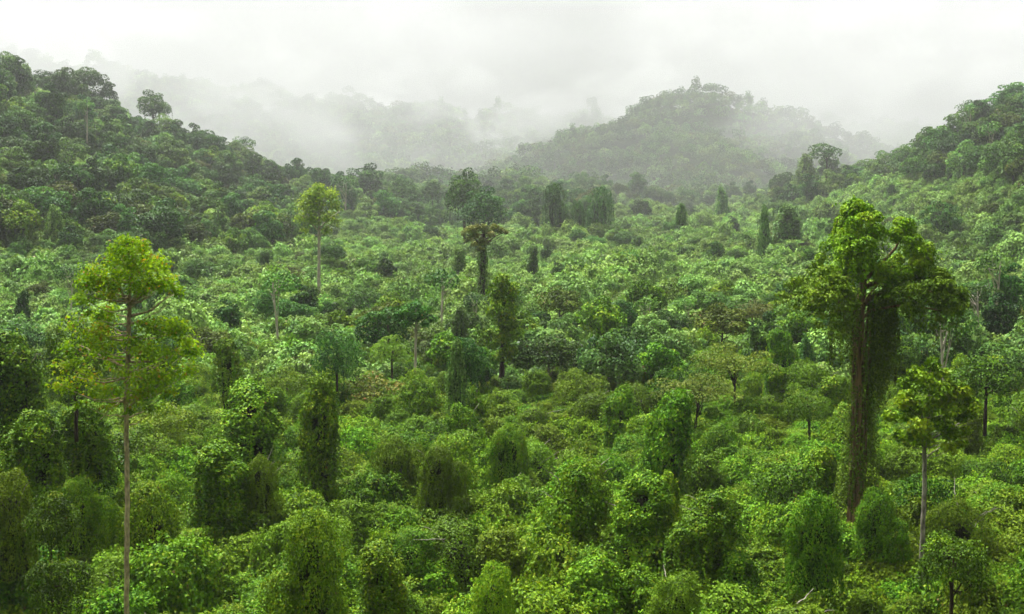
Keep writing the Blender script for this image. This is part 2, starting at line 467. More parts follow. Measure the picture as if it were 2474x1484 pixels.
def vine_heap(h, rad, shape, nl, n, mat, leaf=(.14, .2), lump=(.38, .75), heart=True, strands=60, sprigs=40, tmean=.5, up=.6, two=0, drape=0, hole=.5, folds=.2, snag=0):
    """vines smothering a dead tree: clumps over a bell or a pillar, hanging strands, loose shoots"""
    ph = rng.uniform(0, 6.28, 3); kk = rng.integers(2, 5)
    t = rng.uniform(0.02, 1, nl) ** .85
    th = np.arange(nl) * 2.39996 + rng.normal(0, .35, nl)
    lob = 1 + .16 * np.sin(kk * th + ph[0] + t * 2) + .08 * np.sin(7 * th + ph[1])
    r = rad * bell(t, shape) * lob * .88
    lean = rng.normal(0, .085, 2) * h
    C = np.stack([r * np.cos(th) + lean[0] * t * t, r * np.sin(th) + lean[1] * t * t, h * t * .93], 1)
    Rl = rng.uniform(lump[0], lump[1], nl) * (1.1 - .25 * t)
    if two:                     # a second, lower head beside the main one
        m = int(nl * .45)
        off2 = np.array([rad * .95, rad * rng.uniform(-.5, .5), 0])
        C2 = C[rng.choice(nl, m)] * np.array([.75, .75, two]) + off2
        C = np.concatenate([C, C2]); Rl = np.concatenate([Rl, rng.uniform(lump[0], lump[1], m)])
    RR = np.stack([Rl, Rl, Rl * .95], 1)
    lv = lump_leaves(C, RR, n, up=up, sizes=leaf, tmean=tmean, upn=.25, jit=.34)
    if drape:
        dl = drape_leaves(h, rad, shape, lean, drape, leaf, tmean, kk, ph, hole, folds)
        lv = joinl(lv, dl)
        if two:
            d2 = drape_leaves(h * two, rad * .8, shape, lean, int(drape * .6), leaf, tmean, kk, ph, hole, folds)
            d2[0] = d2[0] + off2
            lv = joinl(lv, d2)
    if sprigs:
        i = rng.choice(np.where(C[:, 2] > h * .35)[0], sprigs)
        ds = unit(C[i] * np.array([1, 1, 0]) + rng.normal(0, .5 * rad, (sprigs, 3)) * np.array([1, 1, 0])) * rng.uniform(.3, 1, (sprigs, 1)) + np.array([0, 0, .8])
        ds = unit(ds)
        lv = joinl(lv, sprig_leaves(C[i] + ds * RR[i] * .8, ds, rng.uniform(.35, 1.0, sprigs), sizes=(leaf[0] * .8, leaf[1] * .9), step=leaf[0] * .65, tmean=tmean + .15))
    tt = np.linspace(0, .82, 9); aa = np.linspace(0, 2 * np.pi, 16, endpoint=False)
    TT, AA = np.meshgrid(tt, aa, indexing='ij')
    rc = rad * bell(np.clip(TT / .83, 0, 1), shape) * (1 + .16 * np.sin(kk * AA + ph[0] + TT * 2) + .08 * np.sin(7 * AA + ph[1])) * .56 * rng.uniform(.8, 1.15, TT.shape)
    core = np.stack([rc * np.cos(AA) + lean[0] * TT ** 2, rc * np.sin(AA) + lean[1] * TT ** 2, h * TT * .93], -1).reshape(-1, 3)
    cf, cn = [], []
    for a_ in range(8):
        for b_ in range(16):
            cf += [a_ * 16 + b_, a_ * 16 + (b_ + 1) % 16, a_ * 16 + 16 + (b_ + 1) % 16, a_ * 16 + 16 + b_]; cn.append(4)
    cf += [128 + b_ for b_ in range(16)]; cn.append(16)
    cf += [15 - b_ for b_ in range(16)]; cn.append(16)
    shade_core = mesh_from('shade_core', core, cf, np.array(cn), M_SHADE_CORE)  # core added inside the heap to stop light leaking through and darken the hollows
    parts = [('foliage', leaves_mesh('vine_foliage', *lv[:4], mat, lv[4], heart))]
    if strands:
        i = rng.choice(np.where((C[:, 2] > h * .3) & (C[:, 2] < h * .97))[0], strands)
        o = unit(C[i] * np.array([1, 1, 0]) + rng.normal(0, .2, (strands, 3)) * np.array([1, 1, 0]))
        st = C[i] + o * RR[i] * rng.uniform(.75, 1.1, (strands, 1)) + rng.normal(0, .2, (strands, 3))
        sl = strand_leaves(st, np.minimum(rng.uniform(.2, .6, strands) * h, st[:, 2] * .95), o, step=leaf[0] * .62, sizes=(leaf[0] * .85, leaf[1] * .95), tmean=tmean)
        parts.append(('hanging_vines', leaves_mesh('vine_strands', *sl[:4], mat, sl[4], heart)))
    parts.append(('shade_core', shade_core))
    if snag:
        for _ in range(snag):
            a_ = rng.uniform(0, 6.28); z_ = h * rng.uniform(.55, .9)
            o_ = np.array([math.cos(a_), math.sin(a_), 0]) * rad * rng.uniform(.1, .5)
            e_ = o_ + np.array([math.cos(a_), math.sin(a_), 0]) * rng.uniform(.3, 1.1) * rad + np.array([0, 0, rng.uniform(.5, 1.6)])
            pp = [bend([o_ + np.array([0, 0, z_]), (o_ + e_) / 2 + np.array([0, 0, z_ + .15]) + rng.normal(0, .12, 3), e_ + np.array([0, 0, z_])], [.045, .03, .01], 4, .03)]
            parts.append(('dead_branch', tubes_mesh('dead_branch', pp, M_BARK2, 5)))
    return parts


def broad_tree(h, cr, cz, nl, n, mat, bark, leaf, flat=.75, lump=(.28, .48), trunk_r=.2, tmean=.45, layers=False, open_=0.0, drape=0, heart=False):
    """trunk, limbs and a crown of many leaf clumps with gaps between them"""
    zc = h - cz
    C = []
    while len(C) < nl:
        p = rng.normal(size=3); p /= np.linalg.norm(p)
        if p[2] < -.35:
            continue
        rr = rng.uniform(.55, 1.0) if rng.uniform() < .8 else rng.uniform(.1, .6)
        q = p * rr
        if layers:
            q[2] = round(q[2] * 2.2) / 2.2 + rng.normal(0, .06)
        C.append((q[0] * cr * rng.uniform(.85, 1.12), q[1] * cr * rng.uniform(.85, 1.12), zc + q[2] * cz * .86))
    C = np.array(C)
    Rl = rng.uniform(lump[0], lump[1], nl) * min(cr, cz * 1.3)
    RR = np.stack([Rl * 1.1, Rl * 1.1, Rl * flat], 1)
    if open_:
        k = rng.uniform(size=nl) > open_
        C2, RR2 = C[k], RR[k]
    else:
        C2, RR2 = C, RR
    lv = lump_leaves(C2, RR2, n, up=.55, sizes=leaf, tmean=tmean, upn=.5, reject=.68)
    if drape:
        i = rng.choice(len(C2), drape)
        o = unit((C2[i] - np.array([0, 0, zc])) * np.array([1, 1, 0]) + 1e-3)
        st = C2[i] + o * RR2[i] * .9
        lv = joinl(lv, strand_leaves(st, np.minimum(rng.uniform(.1, .4, drape) * h, st[:, 2] * .95), o, step=leaf[0] * .7, sizes=leaf, tmean=tmean))
    paths = []
    top = np.array([rng.normal(0, .04) * h, rng.normal(0, .04) * h, zc + cz * .3])
    b, rd = bend([(0, 0, -.6), (top[0] * .3, top[1] * .3, h * .35), top], [trunk_r * 1.25, trunk_r, trunk_r * .45], 5, trunk_r * .1)
    paths.append((b, rd))
    for i in rng.choice(len(C2), min(len(C2), 9), replace=False):
        t0 = rng.uniform(.5, .95)
        s = np.array([np.interp(t0, np.linspace(0, 1, len(b)), b[:, k]) for k in range(3)])
        e = C2[i]
        mid = (s + e) / 2 + np.array([0, 0, -.08 * h * rng.uniform(0, 1)])
        paths.append(bend([s, mid, e], [trunk_r * .5, trunk_r * .3, trunk_r * .1], 3))
    return [('crown', leaves_mesh('crown', *lv[:4], mat, lv[4], heart)), ('trunk', tubes_mesh('trunk', paths, bark, 6))]


# ------------------------------------------------------------------ kits
mounds, towers, domes, mids, thick = [], [], [], [], []
for i in range(9):
    h, r = rng.uniform(5.0, 6.5), rng.uniform(2.0, 2.6)
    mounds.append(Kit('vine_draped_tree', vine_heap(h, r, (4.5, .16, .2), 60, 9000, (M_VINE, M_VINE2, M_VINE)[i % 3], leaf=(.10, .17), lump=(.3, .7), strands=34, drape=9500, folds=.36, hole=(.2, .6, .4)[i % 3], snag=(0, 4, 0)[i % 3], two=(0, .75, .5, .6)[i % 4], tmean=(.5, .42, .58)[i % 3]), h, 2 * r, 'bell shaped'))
for i in range(6):
    h, r = rng.uniform(7.0, 8.5), rng.uniform(1.25, 1.6)
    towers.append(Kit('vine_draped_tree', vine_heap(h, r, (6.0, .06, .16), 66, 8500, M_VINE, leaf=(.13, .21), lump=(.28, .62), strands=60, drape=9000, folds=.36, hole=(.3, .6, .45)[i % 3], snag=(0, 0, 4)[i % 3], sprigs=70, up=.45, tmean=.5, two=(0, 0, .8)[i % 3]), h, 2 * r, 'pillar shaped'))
for i in range(6):
    h, r = rng.uniform(3.0, 3.8), rng.uniform(2.0, 2.6)
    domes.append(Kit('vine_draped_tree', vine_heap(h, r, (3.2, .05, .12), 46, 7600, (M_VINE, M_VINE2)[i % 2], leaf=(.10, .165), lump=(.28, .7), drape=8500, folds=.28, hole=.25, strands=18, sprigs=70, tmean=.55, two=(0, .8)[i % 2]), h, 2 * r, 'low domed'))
for i in range(5):
    h, cr = rng.uniform(6.0, 7.5), rng.uniform(2.1, 2.7)
    mids.append(Kit('jungle_tree', broad_tree(h, cr, h * .36, 70, 10000, (M_VINE, M_VINE, M_VINE2, M_VINE, M_VINE2)[i], M_BARKD, (.13, .2), lump=(.2, .4), trunk_r=.13, heart=True, drape=40, tmean=(.14, .5, .55, .2, .42)[i]), h, 2 * cr, ('dark leafy', 'bright leafy', 'fresh green', 'dark leafy', 'yellowish green')[i]))

hill = []
specs = [(10, 3.4, 3.4, M_TREE, 0, 'rounded'), (12, 2.9, 5.0, M_TREE, 16, 'tall oval'), (9.5, 4.2, 2.7, M_TREE, 0, 'wide crowned'), (8.5, 3.0, 3.2, M_SCRUB, 30, 'pale green vine hung'),
         (12.5, 2.4, 5.6, M_TREE, 30, 'dark columnar'), (9, 3.5, 3.0, M_OLIVE, 0, 'olive'), (10.5, 3.3, 3.9, M_SCRUB, 20, 'light green'), (9.5, 3.0, 3.6, M_VINE, 36, 'vine hung')]
for i, (h, cr, cz, mt, dr, lk) in enumerate(specs):
    hill.append(Kit('jungle_tree', broad_tree(h, cr, cz, 46, 6500, mt, (M_BARK, M_BARKD)[i % 2], (.28, .46), lump=(.22, .4), trunk_r=.18, drape=dr), h, 2 * cr, lk))
umbrella = Kit('jungle_tree', broad_tree(11, 3.4, 2.6, 30, 1900, M_TREE, M_BARKD, (.3, .5), flat=.7, lump=(.26, .46), trunk_r=.2, open_=.25), 11, 6.8, 'umbrella crowned')
colk = [Kit('climber_tree', vine_heap(9, 1.3, (5, .3), 60, 2600, M_SCRUB, leaf=(.26, .4), lump=(.35, .6), heart=False, strands=60, sprigs=10, tmean=.3, up=.3, drape=1700, hole=0), 9, 2.6, 'vine clad'),
        Kit('climber_tree', vine_heap(9, 1.5, (2.2, .6), 60, 2200, M_TREE, leaf=(.26, .4), lump=(.3, .55), heart=False, strands=60, sprigs=10, tmean=.5, up=.3, drape=1700, hole=0), 9, 3.0, 'cone shaped')]

# small plants nobody could count: they only live inside the stuff objects
scrub_me = []
for i in range(6):
    h, r = rng.uniform(1.8, 3.2), rng.uniform(1.4, 2.2)
    p = vine_heap(h, r, (2.2, .2), 9, 700, M_SCRUB, leaf=(.2, .32), lump=(.35, .7), drape=1300, folds=.2, hole=.1, heart=False, strands=14, sprigs=24, tmean=.5)
    scrub_me.append(p)
thick_me = []
for i in range(6):
    h, r = rng.uniform(1.6, 2.6), rng.uniform(1.4, 2.0)
    thick_me.append(vine_heap(h, r, (2.4, .3), 18, 3000, (M_VINE, M_VINE2, M_VINE)[i % 3], leaf=(.095, .155), lump=(.28, .55), drape=6500, folds=.26, hole=.1, strands=20, sprigs=60, tmean=.5))
far_me = []
for i, (h, cr, cz, mt, dr, lk) in enumerate(specs):
    far_me.append(broad_tree(h * 1.1, cr * 1.15, cz * 1.1, 24, 620, mt, M_BARK, (.6, 1.0), lump=(.3, .5), trunk_r=.2))


def scatter(name, kit_parts, pts, scale, seed=1):
    """one object of stuff: many small plants set on points"""
    kc = bpy.data.collections.new(name + '_plants')
    for k, parts in enumerate(kit_parts):
        # one mesh per plant
        me = parts[0][1]
        if len(parts) > 1 and parts[1][0] != 'trunk':
            a, b = parts[0][1], parts[1][1]
            va = np.zeros(len(a.vertices) * 3, np.float32); a.vertices.foreach_get('co', va)
            vb = np.zeros(len(b.vertices) * 3, np.float32); b.vertices.foreach_get('co', vb)
            la = np.zeros(len(a.loops), np.int32); a.loops.foreach_get('vertex_index', la)
            lb = np.zeros(len(b.loops), np.int32); b.loops.foreach_get('vertex_index', lb)
            ta = np.zeros(len(a.polygons), np.float32); a.attributes['tint'].data.foreach_get('value', ta)
            tb = np.zeros(len(b.polygons), np.float32); b.attributes['tint'].data.foreach_get('value', tb)
            me = mesh_from('plant', np.concatenate([va, vb]).reshape(-1, 3), np.concatenate([la, lb + len(a.vertices)]), np.full(len(ta) + len(tb), 4), a.materials[0], np.concatenate([ta, tb]))
        kc.objects.link(bpy.data.objects.new('plant', me))
    n = len(pts)
    r = np.random.default_rng(seed)
    me = bpy.data.meshes.new(name)
    me.vertices.add(n)
    me.vertices.foreach_set('co', np.asarray(pts, np.float32).ravel())
    def att(nm, ty, prop, arr):
        a = me.attributes.new(nm, ty, 'POINT'); a.data.foreach_set(prop, np.ascontiguousarray(arr).ravel())
    att('pick', 'INT', 'value', r.integers(0, len(kit_parts), n).astype(np.int32))
    att('size', 'FLOAT_VECTOR', 'vector', np.asarray(scale, np.float32))
    att('turn', 'FLOAT_VECTOR', 'vector', np.stack([r.normal(0, .06, n), r.normal(0, .06, n), r.uniform(0, 6.28, n)], 1).astype(np.float32))
    o = mesh_obj(name, me)
    o['kind'] = 'stuff'
    g = bpy.data.node_groups.new(name + '_spread', 'GeometryNodeTree')
    g.interface.new_socket('Geometry', in_out='INPUT', socket_type='NodeSocketGeometry')
    g.interface.new_socket('Geometry', in_out='OUTPUT', socket_type='NodeSocketGeometry')
    N, L = g.nodes.new, g.links.new
    gi, go = N('NodeGroupInput'), N('NodeGroupOutput')
    ci = N('GeometryNodeCollectionInfo'); ci.inputs['Collection'].default_value = kc
    ci.inputs['Separate Children'].default_value = True; ci.inputs['Reset Children'].default_value = True
    ip = N('GeometryNodeInstanceOnPoints'); ip.inputs['Pick Instance'].default_value = True
    def na(nm, ty):
        q = N('GeometryNodeInputNamedAttribute'); q.data_type = ty; q.inputs['Name'].default_value = nm
        return next(s for s in q.outputs if s.enabled and s.name == 'Attribute')
    L(gi.outputs[0], ip.inputs['Points']); L(ci.outputs[0], ip.inputs['Instance'])
    L(na('pick', 'INT'), ip.inputs['Instance Index'])
    L(na('turn', 'FLOAT_VECTOR'), ip.inputs['Rotation'])
    L(na('size', 'FLOAT_VECTOR'), ip.inputs['Scale'])
    L(ip.outputs[0], go.inputs[0])
    md = o.modifiers.new('spread', 'NODES'); md.node_group = g
    return o


def grid_pts(d0, d1, step, umin=-140, umax=1164, seed=0, jit=.42):
    """jittered points on the ground between two depths; step(d) metres apart"""
    r = np.random.default_rng(seed)
    X, Y = [], []
    d = d0
    row = 0
    while d < d1:
        s = step(d) if callable(step) else step
        x = np.arange((umin - 512) / F * d, (umax - 512) / F * d, s) + (row % 2) * s * .5
        X.append(x + r.uniform(-jit, jit, len(x)) * s); Y.append(np.full(len(x), d) + r.uniform(-jit, jit, len(x)) * s)
        d += s * .87; row += 1
    return np.concatenate(X), np.concatenate(Y)


# ------------------------------------------------------------------ the trees that stand out one by one
TAKEN = []        # ground already occupied: x, y, radius
MARKS = []        # landmarks that labels may refer to: name, column, row


def mark(name, x, y, z):
    MARKS.append((name, *project(x, y, z)))


def sparse_tree(name, d, k, org, trunk, limbs, lumps, n, leaf, lmat, bmat, depth=.8, flat=.8, extra=None, heart=True, up=.35, upn=.45, sides=9, tmean=.5, bury=5.0, reps=2, shell=(.35, 1.1)):
    """org: pixel of the foot on the large view; trunk, limbs, lumps noted in the same pixels; k metres per pixel"""
    foot = P(org[0] / PX, org[1] / PX, d)
    root = empty(name, foot)
    J = lambda x, y, dep=0.0: np.array(((x - org[0]) * k, dep, (org[1] - y) * k))
    tp = [J(x, y) for x, y, r in trunk]; tr = [r for _, _, r in trunk]
    tp = [tp[0] + np.array([(tp[0] - tp[1])[0] * .15, 0, -bury])] + tp; tr = [tr[0] * 1.15] + tr
    paths = [bend(tp, tr, 6, tr[0] * .08)]
    for pts, rd, dep in limbs:
        q = [J(x, y, dep * t) for (x, y), t in zip(pts, np.linspace(0, 1, len(pts)))]
        paths.append(bend(q, np.linspace(rd, rd * .3, len(q)), 5, rd * .2))
    C, Rr = [], []
    half = max(abs(x - org[0]) for x, _, _ in lumps) * k
    zs_ = sorted({round(y / 40) for _, y, _ in lumps})
    for x, y, r in lumps:
        row = [abs(a - org[0]) for a, b, _ in lumps if abs(b - y) < 45]
        hw = max(max(row) * k, r * k)
        off = abs(x - org[0]) * k
        dmax = math.sqrt(max(hw * hw - off * off, 0)) * depth
        for q in range(reps):
            C.append(J(x + rng.normal(0, r * .25), y + rng.normal(0, r * .25), rng.uniform(-1, 1) * dmax if q else -dmax * rng.uniform(.2, 1)))
            Rr.append(r * k * rng.uniform(.8, 1.1))
    C = np.array(C); Rr = np.array(Rr)
    # fine twigs into every clump
    for c in C[rng.choice(len(C), min(len(C), 70), replace=False)]:
        zt = c[2] - abs(c[0]) * .35 - .3
        s = np.array([np.interp(zt, [p[2] for p in tp], [p[i] for p in tp]) for i in (0, 1)] + [max(zt, tp[-1][2] * .45)])
        paths.append(bend([s, (s + c) / 2 + np.array([0, 0, -.12 * np.linalg.norm(c - s)]), c], [tr[-1] * .45, tr[-1] * .25, .008], 4, .02))
    mesh_obj('trunk', tubes_mesh('trunk', paths, bmat, sides), root)
    lv = lump_leaves(C, np.stack([Rr * 1.1, Rr * 1.1, Rr * flat], 1), n, up=up, shell=shell, reject=.25, sizes=leaf, tmean=tmean, upn=upn, jit=.6)
    mesh_obj('crown', leaves_mesh('crown', *lv[:4], lmat, lv[4], heart), root)
    return root, foot


# the tall yellow green tree on the left
ODD = 0.03
k = 50 / F / PX
lumps = [(340, 580, 28), (300, 600, 28), (370, 600, 30), (270, 620, 25), (330, 620, 30), (400, 620, 28), (250, 655, 25), (290, 650, 28), (350, 655, 30), (410, 655, 28), (440, 640, 22), (445, 680, 18), (260, 690, 22), (300, 680, 22), (380, 670, 20), (235, 650, 16), (235, 690, 14),
         (262, 722, 18), (290, 735, 16), (250, 750, 26), (290, 765, 24), (390, 770, 28), (425, 765, 30), (460, 765, 26), (480, 800, 22), (218, 785, 20), (240, 800, 28), (340, 562, 20), (318, 572, 20), (366, 572, 18), (290, 810, 26), (360, 800, 26), (405, 815, 30), (450, 825, 28), (490, 830, 16),
         (220, 850, 28), (270, 865, 26), (350, 865, 26), (395, 880, 28), (440, 880, 28), (480, 870, 18), (210, 895, 26), (260, 915, 24), (310, 910, 20), (380, 925, 24), (430, 925, 20), (235, 945, 18), (290, 950, 16), (400, 960, 14), (355, 955, 16)]
limbs = [([(336, 705), (322, 692), (318, 660), (322, 620)], .06, -.3), ([(336, 706), (370, 688), (405, 668), (440, 640)], .07, .4), ([(336, 703), (300, 700), (268, 690)], .05, -.8),
         ([(335, 738), (380, 730), (405, 705), (430, 690)], .05, .9), ([(334, 758), (360, 752), (400, 762), (440, 775)], .05, -.9), ([(334, 745), (318, 742), (290, 740)], .04, .8),
         ([(329, 850), (380, 850), (420, 838), (460, 810)], .06, -.8), ([(329, 870), (280, 850), (230, 830), (190, 815)], .06, .9), ([(327, 900), (380, 900), (430, 880)], .05, 1.0), ([(326, 890), (280, 900), (220, 880)], .05, -.9), ([(331, 800), (300, 790), (250, 760)], .05, -1.2), ([(331, 790), (370, 800), (420, 790)], .05, 1.2),
         ([(336, 700), (340, 650), (350, 590)], .06, .1), ([(324, 940), (290, 960), (262, 990)], .04, -.4)]
t, ft = sparse_tree('tall_tree', 50, k, (305, 1484), [(305, 1484, .105), (316, 1200, .1), (320, 960, .095), (327, 860, .1), (334, 740, .085), (336, 702, .07)], limbs, [(x, y, r * 1.1) for x, y, r in lumps], 15500, (.095, .155), M_YELLOW, M_BARKT, depth=.9, reps=3, shell=(.2, 1.2), up=.2, tmean=.52)
note(t, 'tree', label='tall yellow green tree with orange leaves on a long bare slender trunk')
mark('the tall yellow green tree', *(ft + np.array([.4, 0, 11.5])))
TAKEN.append((ft[0], ft[1], .6))

ODD = 0.004
# the great vine smothered tree on the right
d = 68
k2 = 68 / F / (2.4414 * 2.474)
foot = P(2065 / PX, 1190 / PX, d)
bt = empty('giant_tree', foot)
J = lambda x, y, dep=0.0: np.array(((x - 945) * k2, dep, (1863 - y) * k2))
vine_l = [(905, 105, 62), (860, 140, 52), (955, 130, 52), (1000, 168, 36), (915, 195, 76), (845, 210, 55), (850, 262, 55), (965, 250, 55), (1010, 245, 36), (1100, 252, 36), (1180, 212, 48), (1212, 262, 48), (1228, 305, 38), (1100, 285, 36), (1165, 305, 36),
          (805, 310, 52), (785, 365, 52), (845, 340, 58), (900, 330, 66), (765, 425, 40), (825, 430, 56), (890, 420, 56), (745, 480, 34), (930, 380, 56), (1000, 450, 40), (1230, 370, 54), (1300, 352, 48), (1350, 380, 38), (1290, 420, 54), (1340, 440, 44), (1220, 435, 54), (1255, 482, 52), (1065, 480, 50), (1140, 490, 52), (805, 500, 44), (880, 515, 46), (1020, 515, 54), (1100, 540, 54)]
low_l = [(690, 470, 36), (725, 535, 44), (665, 595, 44), (612, 655, 36), (575, 690, 28), (760, 540, 44), (1395, 500, 42), (1440, 545, 44), (1500, 610, 40), (1545, 665, 30), (1350, 500, 44), (700, 512, 40), (645, 560, 44), (595, 612, 40), (562, 660, 34), (535, 698, 22), (625, 680, 38), (680, 622, 46), (740, 572, 48), (790, 602, 46), (700, 720, 36), (640, 735, 28), (760, 680, 38), (800, 655, 30), (725, 785, 26), (765, 850, 24),
         (1080, 600, 50), (1150, 582, 50), (1230, 565, 54), (1320, 552, 54), (1400, 562, 46), (1450, 602, 48), (1500, 650, 44), (1540, 692, 36), (1400, 650, 46), (1330, 622, 46), (1250, 640, 46), (1170, 652, 40), (1100, 680, 40), (1380, 715, 36), (1460, 715, 38), (1500, 748, 28), (1340, 760, 28), (1120, 740, 28), (1180, 700, 32), (1310, 815, 20), (1440, 800, 18)]


def deepen(ls, reps, ratio):
    C, Rr = [], []
    for x, y, r in ls:
        row = [abs(a - 945) for a, b, _ in ls if abs(b - y) < 60]
        hw = max(row) * k2
        dm = math.sqrt(max(hw * hw - ((x - 945) * k2) ** 2, (.5 * r * k2) ** 2)) * ratio
        for q in range(reps):
            C.append(J(x + rng.normal(0, r * .2) * q, y + rng.normal(0, r * .15) * q, -dm * .85 if q == 0 else rng.uniform(-.7, 1) * dm))
            Rr.append(r * k2 * rng.uniform(.85, 1.1))
    return np.array(C), np.array(Rr)


C, Rr = deepen([(x, y, r * .8) for x, y, r in vine_l], 3, .75)
lv = lump_leaves(C, np.stack([Rr, Rr, Rr * .95], 1), 26000, up=.5, sizes=(.11, .18), reject=.75, tmean=.58)
i = rng.choice(len(C), 260)
o_ = unit((C[i] - np.array([0, 0, 0])) * np.array([1, 1, 0]) + rng.normal(0, .4, (260, 3)) * np.array([1, 1, 0]))
vsl = strand_leaves(C[i] + o_ * Rr[i][:, None] * .95, rng.uniform(.5, 1.8, 260), o_, sizes=(.10, .16), step=.09, tmean=.45)
i = rng.choice(len(C), 90)
ds = unit(rng.normal(0, 1, (90, 3)) * np.array([1, 1, .3]) + np.array([0, 0, .7]))
lv = joinl(lv, vsl, sprig_leaves(C[i] + ds * Rr[i][:, None] * .8, ds, rng.uniform(.3, .8, 90)))
mesh_obj('vine_cap', leaves_mesh('vine_cap', *lv[:4], M_VINE_B, lv[4]), bt)
C3, R3 = deepen(low_l, 3, .8)
lv = lump_leaves(C3, np.stack([R3 * 1.25, R3 * 1.25, R3 * .75], 1), 21000, up=.4, shell=(.3, 1.1), sizes=(.11, .19), reject=.35, tmean=.62, jit=.55)
i = rng.choice(len(C3), 150)
o_ = unit(C3[i] * np.array([1, 1, 0]) + rng.normal(0, .4, (150, 3)) * np.array([1, 1, 0]))
lv = joinl(lv, strand_leaves(C3[i] + o_ * R3[i][:, None] * .9, rng.uniform(.4, 1.6, 150), o_, sizes=(.10, .16), step=.09, tmean=.5))
mesh_obj('crown', leaves_mesh('crown', *lv[:4], M_SIDE, lv[4]), bt)
# curtains of vines hanging from the crown, and vines climbing the trunk
st, ln, oo = [], [], []
for _ in range(190):
    x = rng.uniform(985, 1150); y = rng.uniform(620, 760)
    st.append(J(x, y, rng.uniform(-.9, .5))); ln.append(rng.uniform(250, 640) * k2 * np.interp(x, [985, 1060, 1135], [1.3, 1.0, .75])); oo.append(unit(np.array([.4, -.8, 0]) + rng.normal(0, .4, 3) * np.array([1, 1, 0])))
for _ in range(90):
    x = rng.uniform(770, 915); y = rng.uniform(640, 760)
    st.append(J(x, y, rng.uniform(-1.2, .6))); ln.append(rng.uniform(100, 380) * k2); oo.append(unit(np.array([-.3, -.8, 0]) + rng.normal(0, .4, 3) * np.array([1, 1, 0])))
for _ in range(46):
    x = rng.uniform(1200, 1480); y = rng.uniform(690, 760)
    st.append(J(x, y, rng.uniform(-1, 1))); ln.append(rng.uniform(30, 190) * k2); oo.append(unit(rng.normal(0, 1, 3) * np.array([1, 1, 0])))
for _ in range(520):
    a = rng.uniform(0, 6.28); y = 1860 - 900 * rng.uniform() ** 1.3
    rr_ = np.interp(y, [1120, 1500, 1863], [.4, .62, 1.0]) * rng.uniform(.85, 1.3)
    if -.9 < a - 4.71 < .35 and y < 1500 and rng.uniform() < .8:
        continue
    st.append(J(965, y) + np.array([math.cos(a) * rr_, math.sin(a) * rr_, 0])); ln.append(rng.uniform(.6, 2.2)); oo.append(np.array([math.cos(a), math.sin(a), 0]))
sl_ = strand_leaves(st, ln, oo, sizes=(.09, .15), step=.085, tmean=.38)
mesh_obj('hanging_vines', leaves_mesh('hanging_vines', *sl_[:4], M_OLIVE2, sl_[4]), bt)
paths = [bend([J(955, 2250), J(952, 1863), J(948, 1300), J(940, 900), J(945, 700), J(962, 560), J(955, 420), J(910, 220)], [.55, .44, .34, .29, .24, .18, .13, .05], 8, .012)]
for a, x0, x1, x2 in ((0.3, 985, 975, 1000), (2.2, 925, 925, 905), (3.6, 930, 935, 930), (5.0, 985, 990, 1015), (4.4, 962, 958, 955)):
    dep = math.sin(a) * .3
    paths.append(bend([J(x0, 2250, dep * 1.8), J(x0, 1863, dep * 1.5), J(x1, 1300, dep), J((x1 + x2) / 2, 950, dep), J(x2, 690, dep)], [.13, .11, .09, .08, .06], 9, .02))
for pts, rd, dep in [([(945, 760), (880, 660), (760, 600), (640, 590)], .16, -1.2), ([(945, 720), (1010, 640), (1150, 590), (1300, 560)], .17, -1.0), ([(950, 690), (1100, 630), (1320, 610), (1480, 650)], .14, 1.5), ([(945, 780), (850, 690), (700, 660), (580, 680)], .12, 1.4),
                     ([(960, 560), (1040, 480), (1150, 350), (1190, 240)], .13, -.3), ([(955, 520), (880, 430), (820, 340)], .12, .6), ([(960, 600), (1100, 540), (1250, 470), (1310, 390)], .13, .5), ([(945, 740), (960, 650), (1000, 560)], .1, -1.6), ([(945, 800), (900, 740), (780, 720), (700, 740)], .08, -1.8), ([(945, 790), (1010, 720), (1180, 690), (1400, 720)], .1, -1.8)]:
    paths.append(bend([J(x, y, dep * t_) for (x, y), t_ in zip(pts, np.linspace(0, 1, len(pts)))], np.linspace(rd, rd * .25, len(pts)), 6, .015))
mesh_obj('trunk', tubes_mesh('trunk', paths, M_BARKR, 10), bt)
note(bt, 'tree', label='giant vine smothered tree with a lumpy bright green top and thick red brown trunk')
mark('the giant vine smothered tree', *(foot + np.array([0, 0, 8])))
TAKEN.append((foot[0], foot[1], .9))

# the slender tree with a pale stem on the right
k = 58 / F / PX
lumps = [(2235, 862, 16), (2215, 890, 20), (2260, 890, 20), (2190, 920, 23), (2240, 925, 28), (2290, 920, 23), (2165, 955, 20), (2215, 960, 26), (2270, 960, 26), (2315, 950, 20), (2150, 990, 19), (2195, 1000, 26), (2245, 1000, 28), (2300, 995, 24), (2335, 985, 14), (2170, 1030, 22), (2220, 1035, 22), (2275, 1030, 24), (2320, 1025, 16), (2190, 1060, 16), (2260, 1065, 18), (2300, 1060, 14)]
limbs = [([(2228, 1080), (2200, 1040), (2165, 1020)], .05, -.4), ([(2228, 1060), (2270, 1030), (2315, 1010)], .05, -.6), ([(2230, 1010), (2200, 970), (2170, 950)], .04, .6), ([(2231, 1000), (2270, 960), (2300, 930)], .04, .5), ([(2229, 1100), (2265, 1075), (2300, 1062)], .04, .4)]
t, ft = sparse_tree('slender_tree', 58, k, (2228, 1288), [(2228, 1288, .115), (2230, 1180, .105), (2226, 1080, .09), (2232, 950, .06), (2235, 870, .03)], limbs, lumps, 7500, (.13, .22), M_VINE_B, M_BARK2, depth=.9, bury=4, reps=2)
note(t, 'tree', label='slender tree with tiered bright green leaves on a pale grey lower stem')
mark('the slender grey stemmed tree', *(ft + np.array([0, 0, 6.5])))
TAKEN.append((ft[0], ft[1], 2.4))

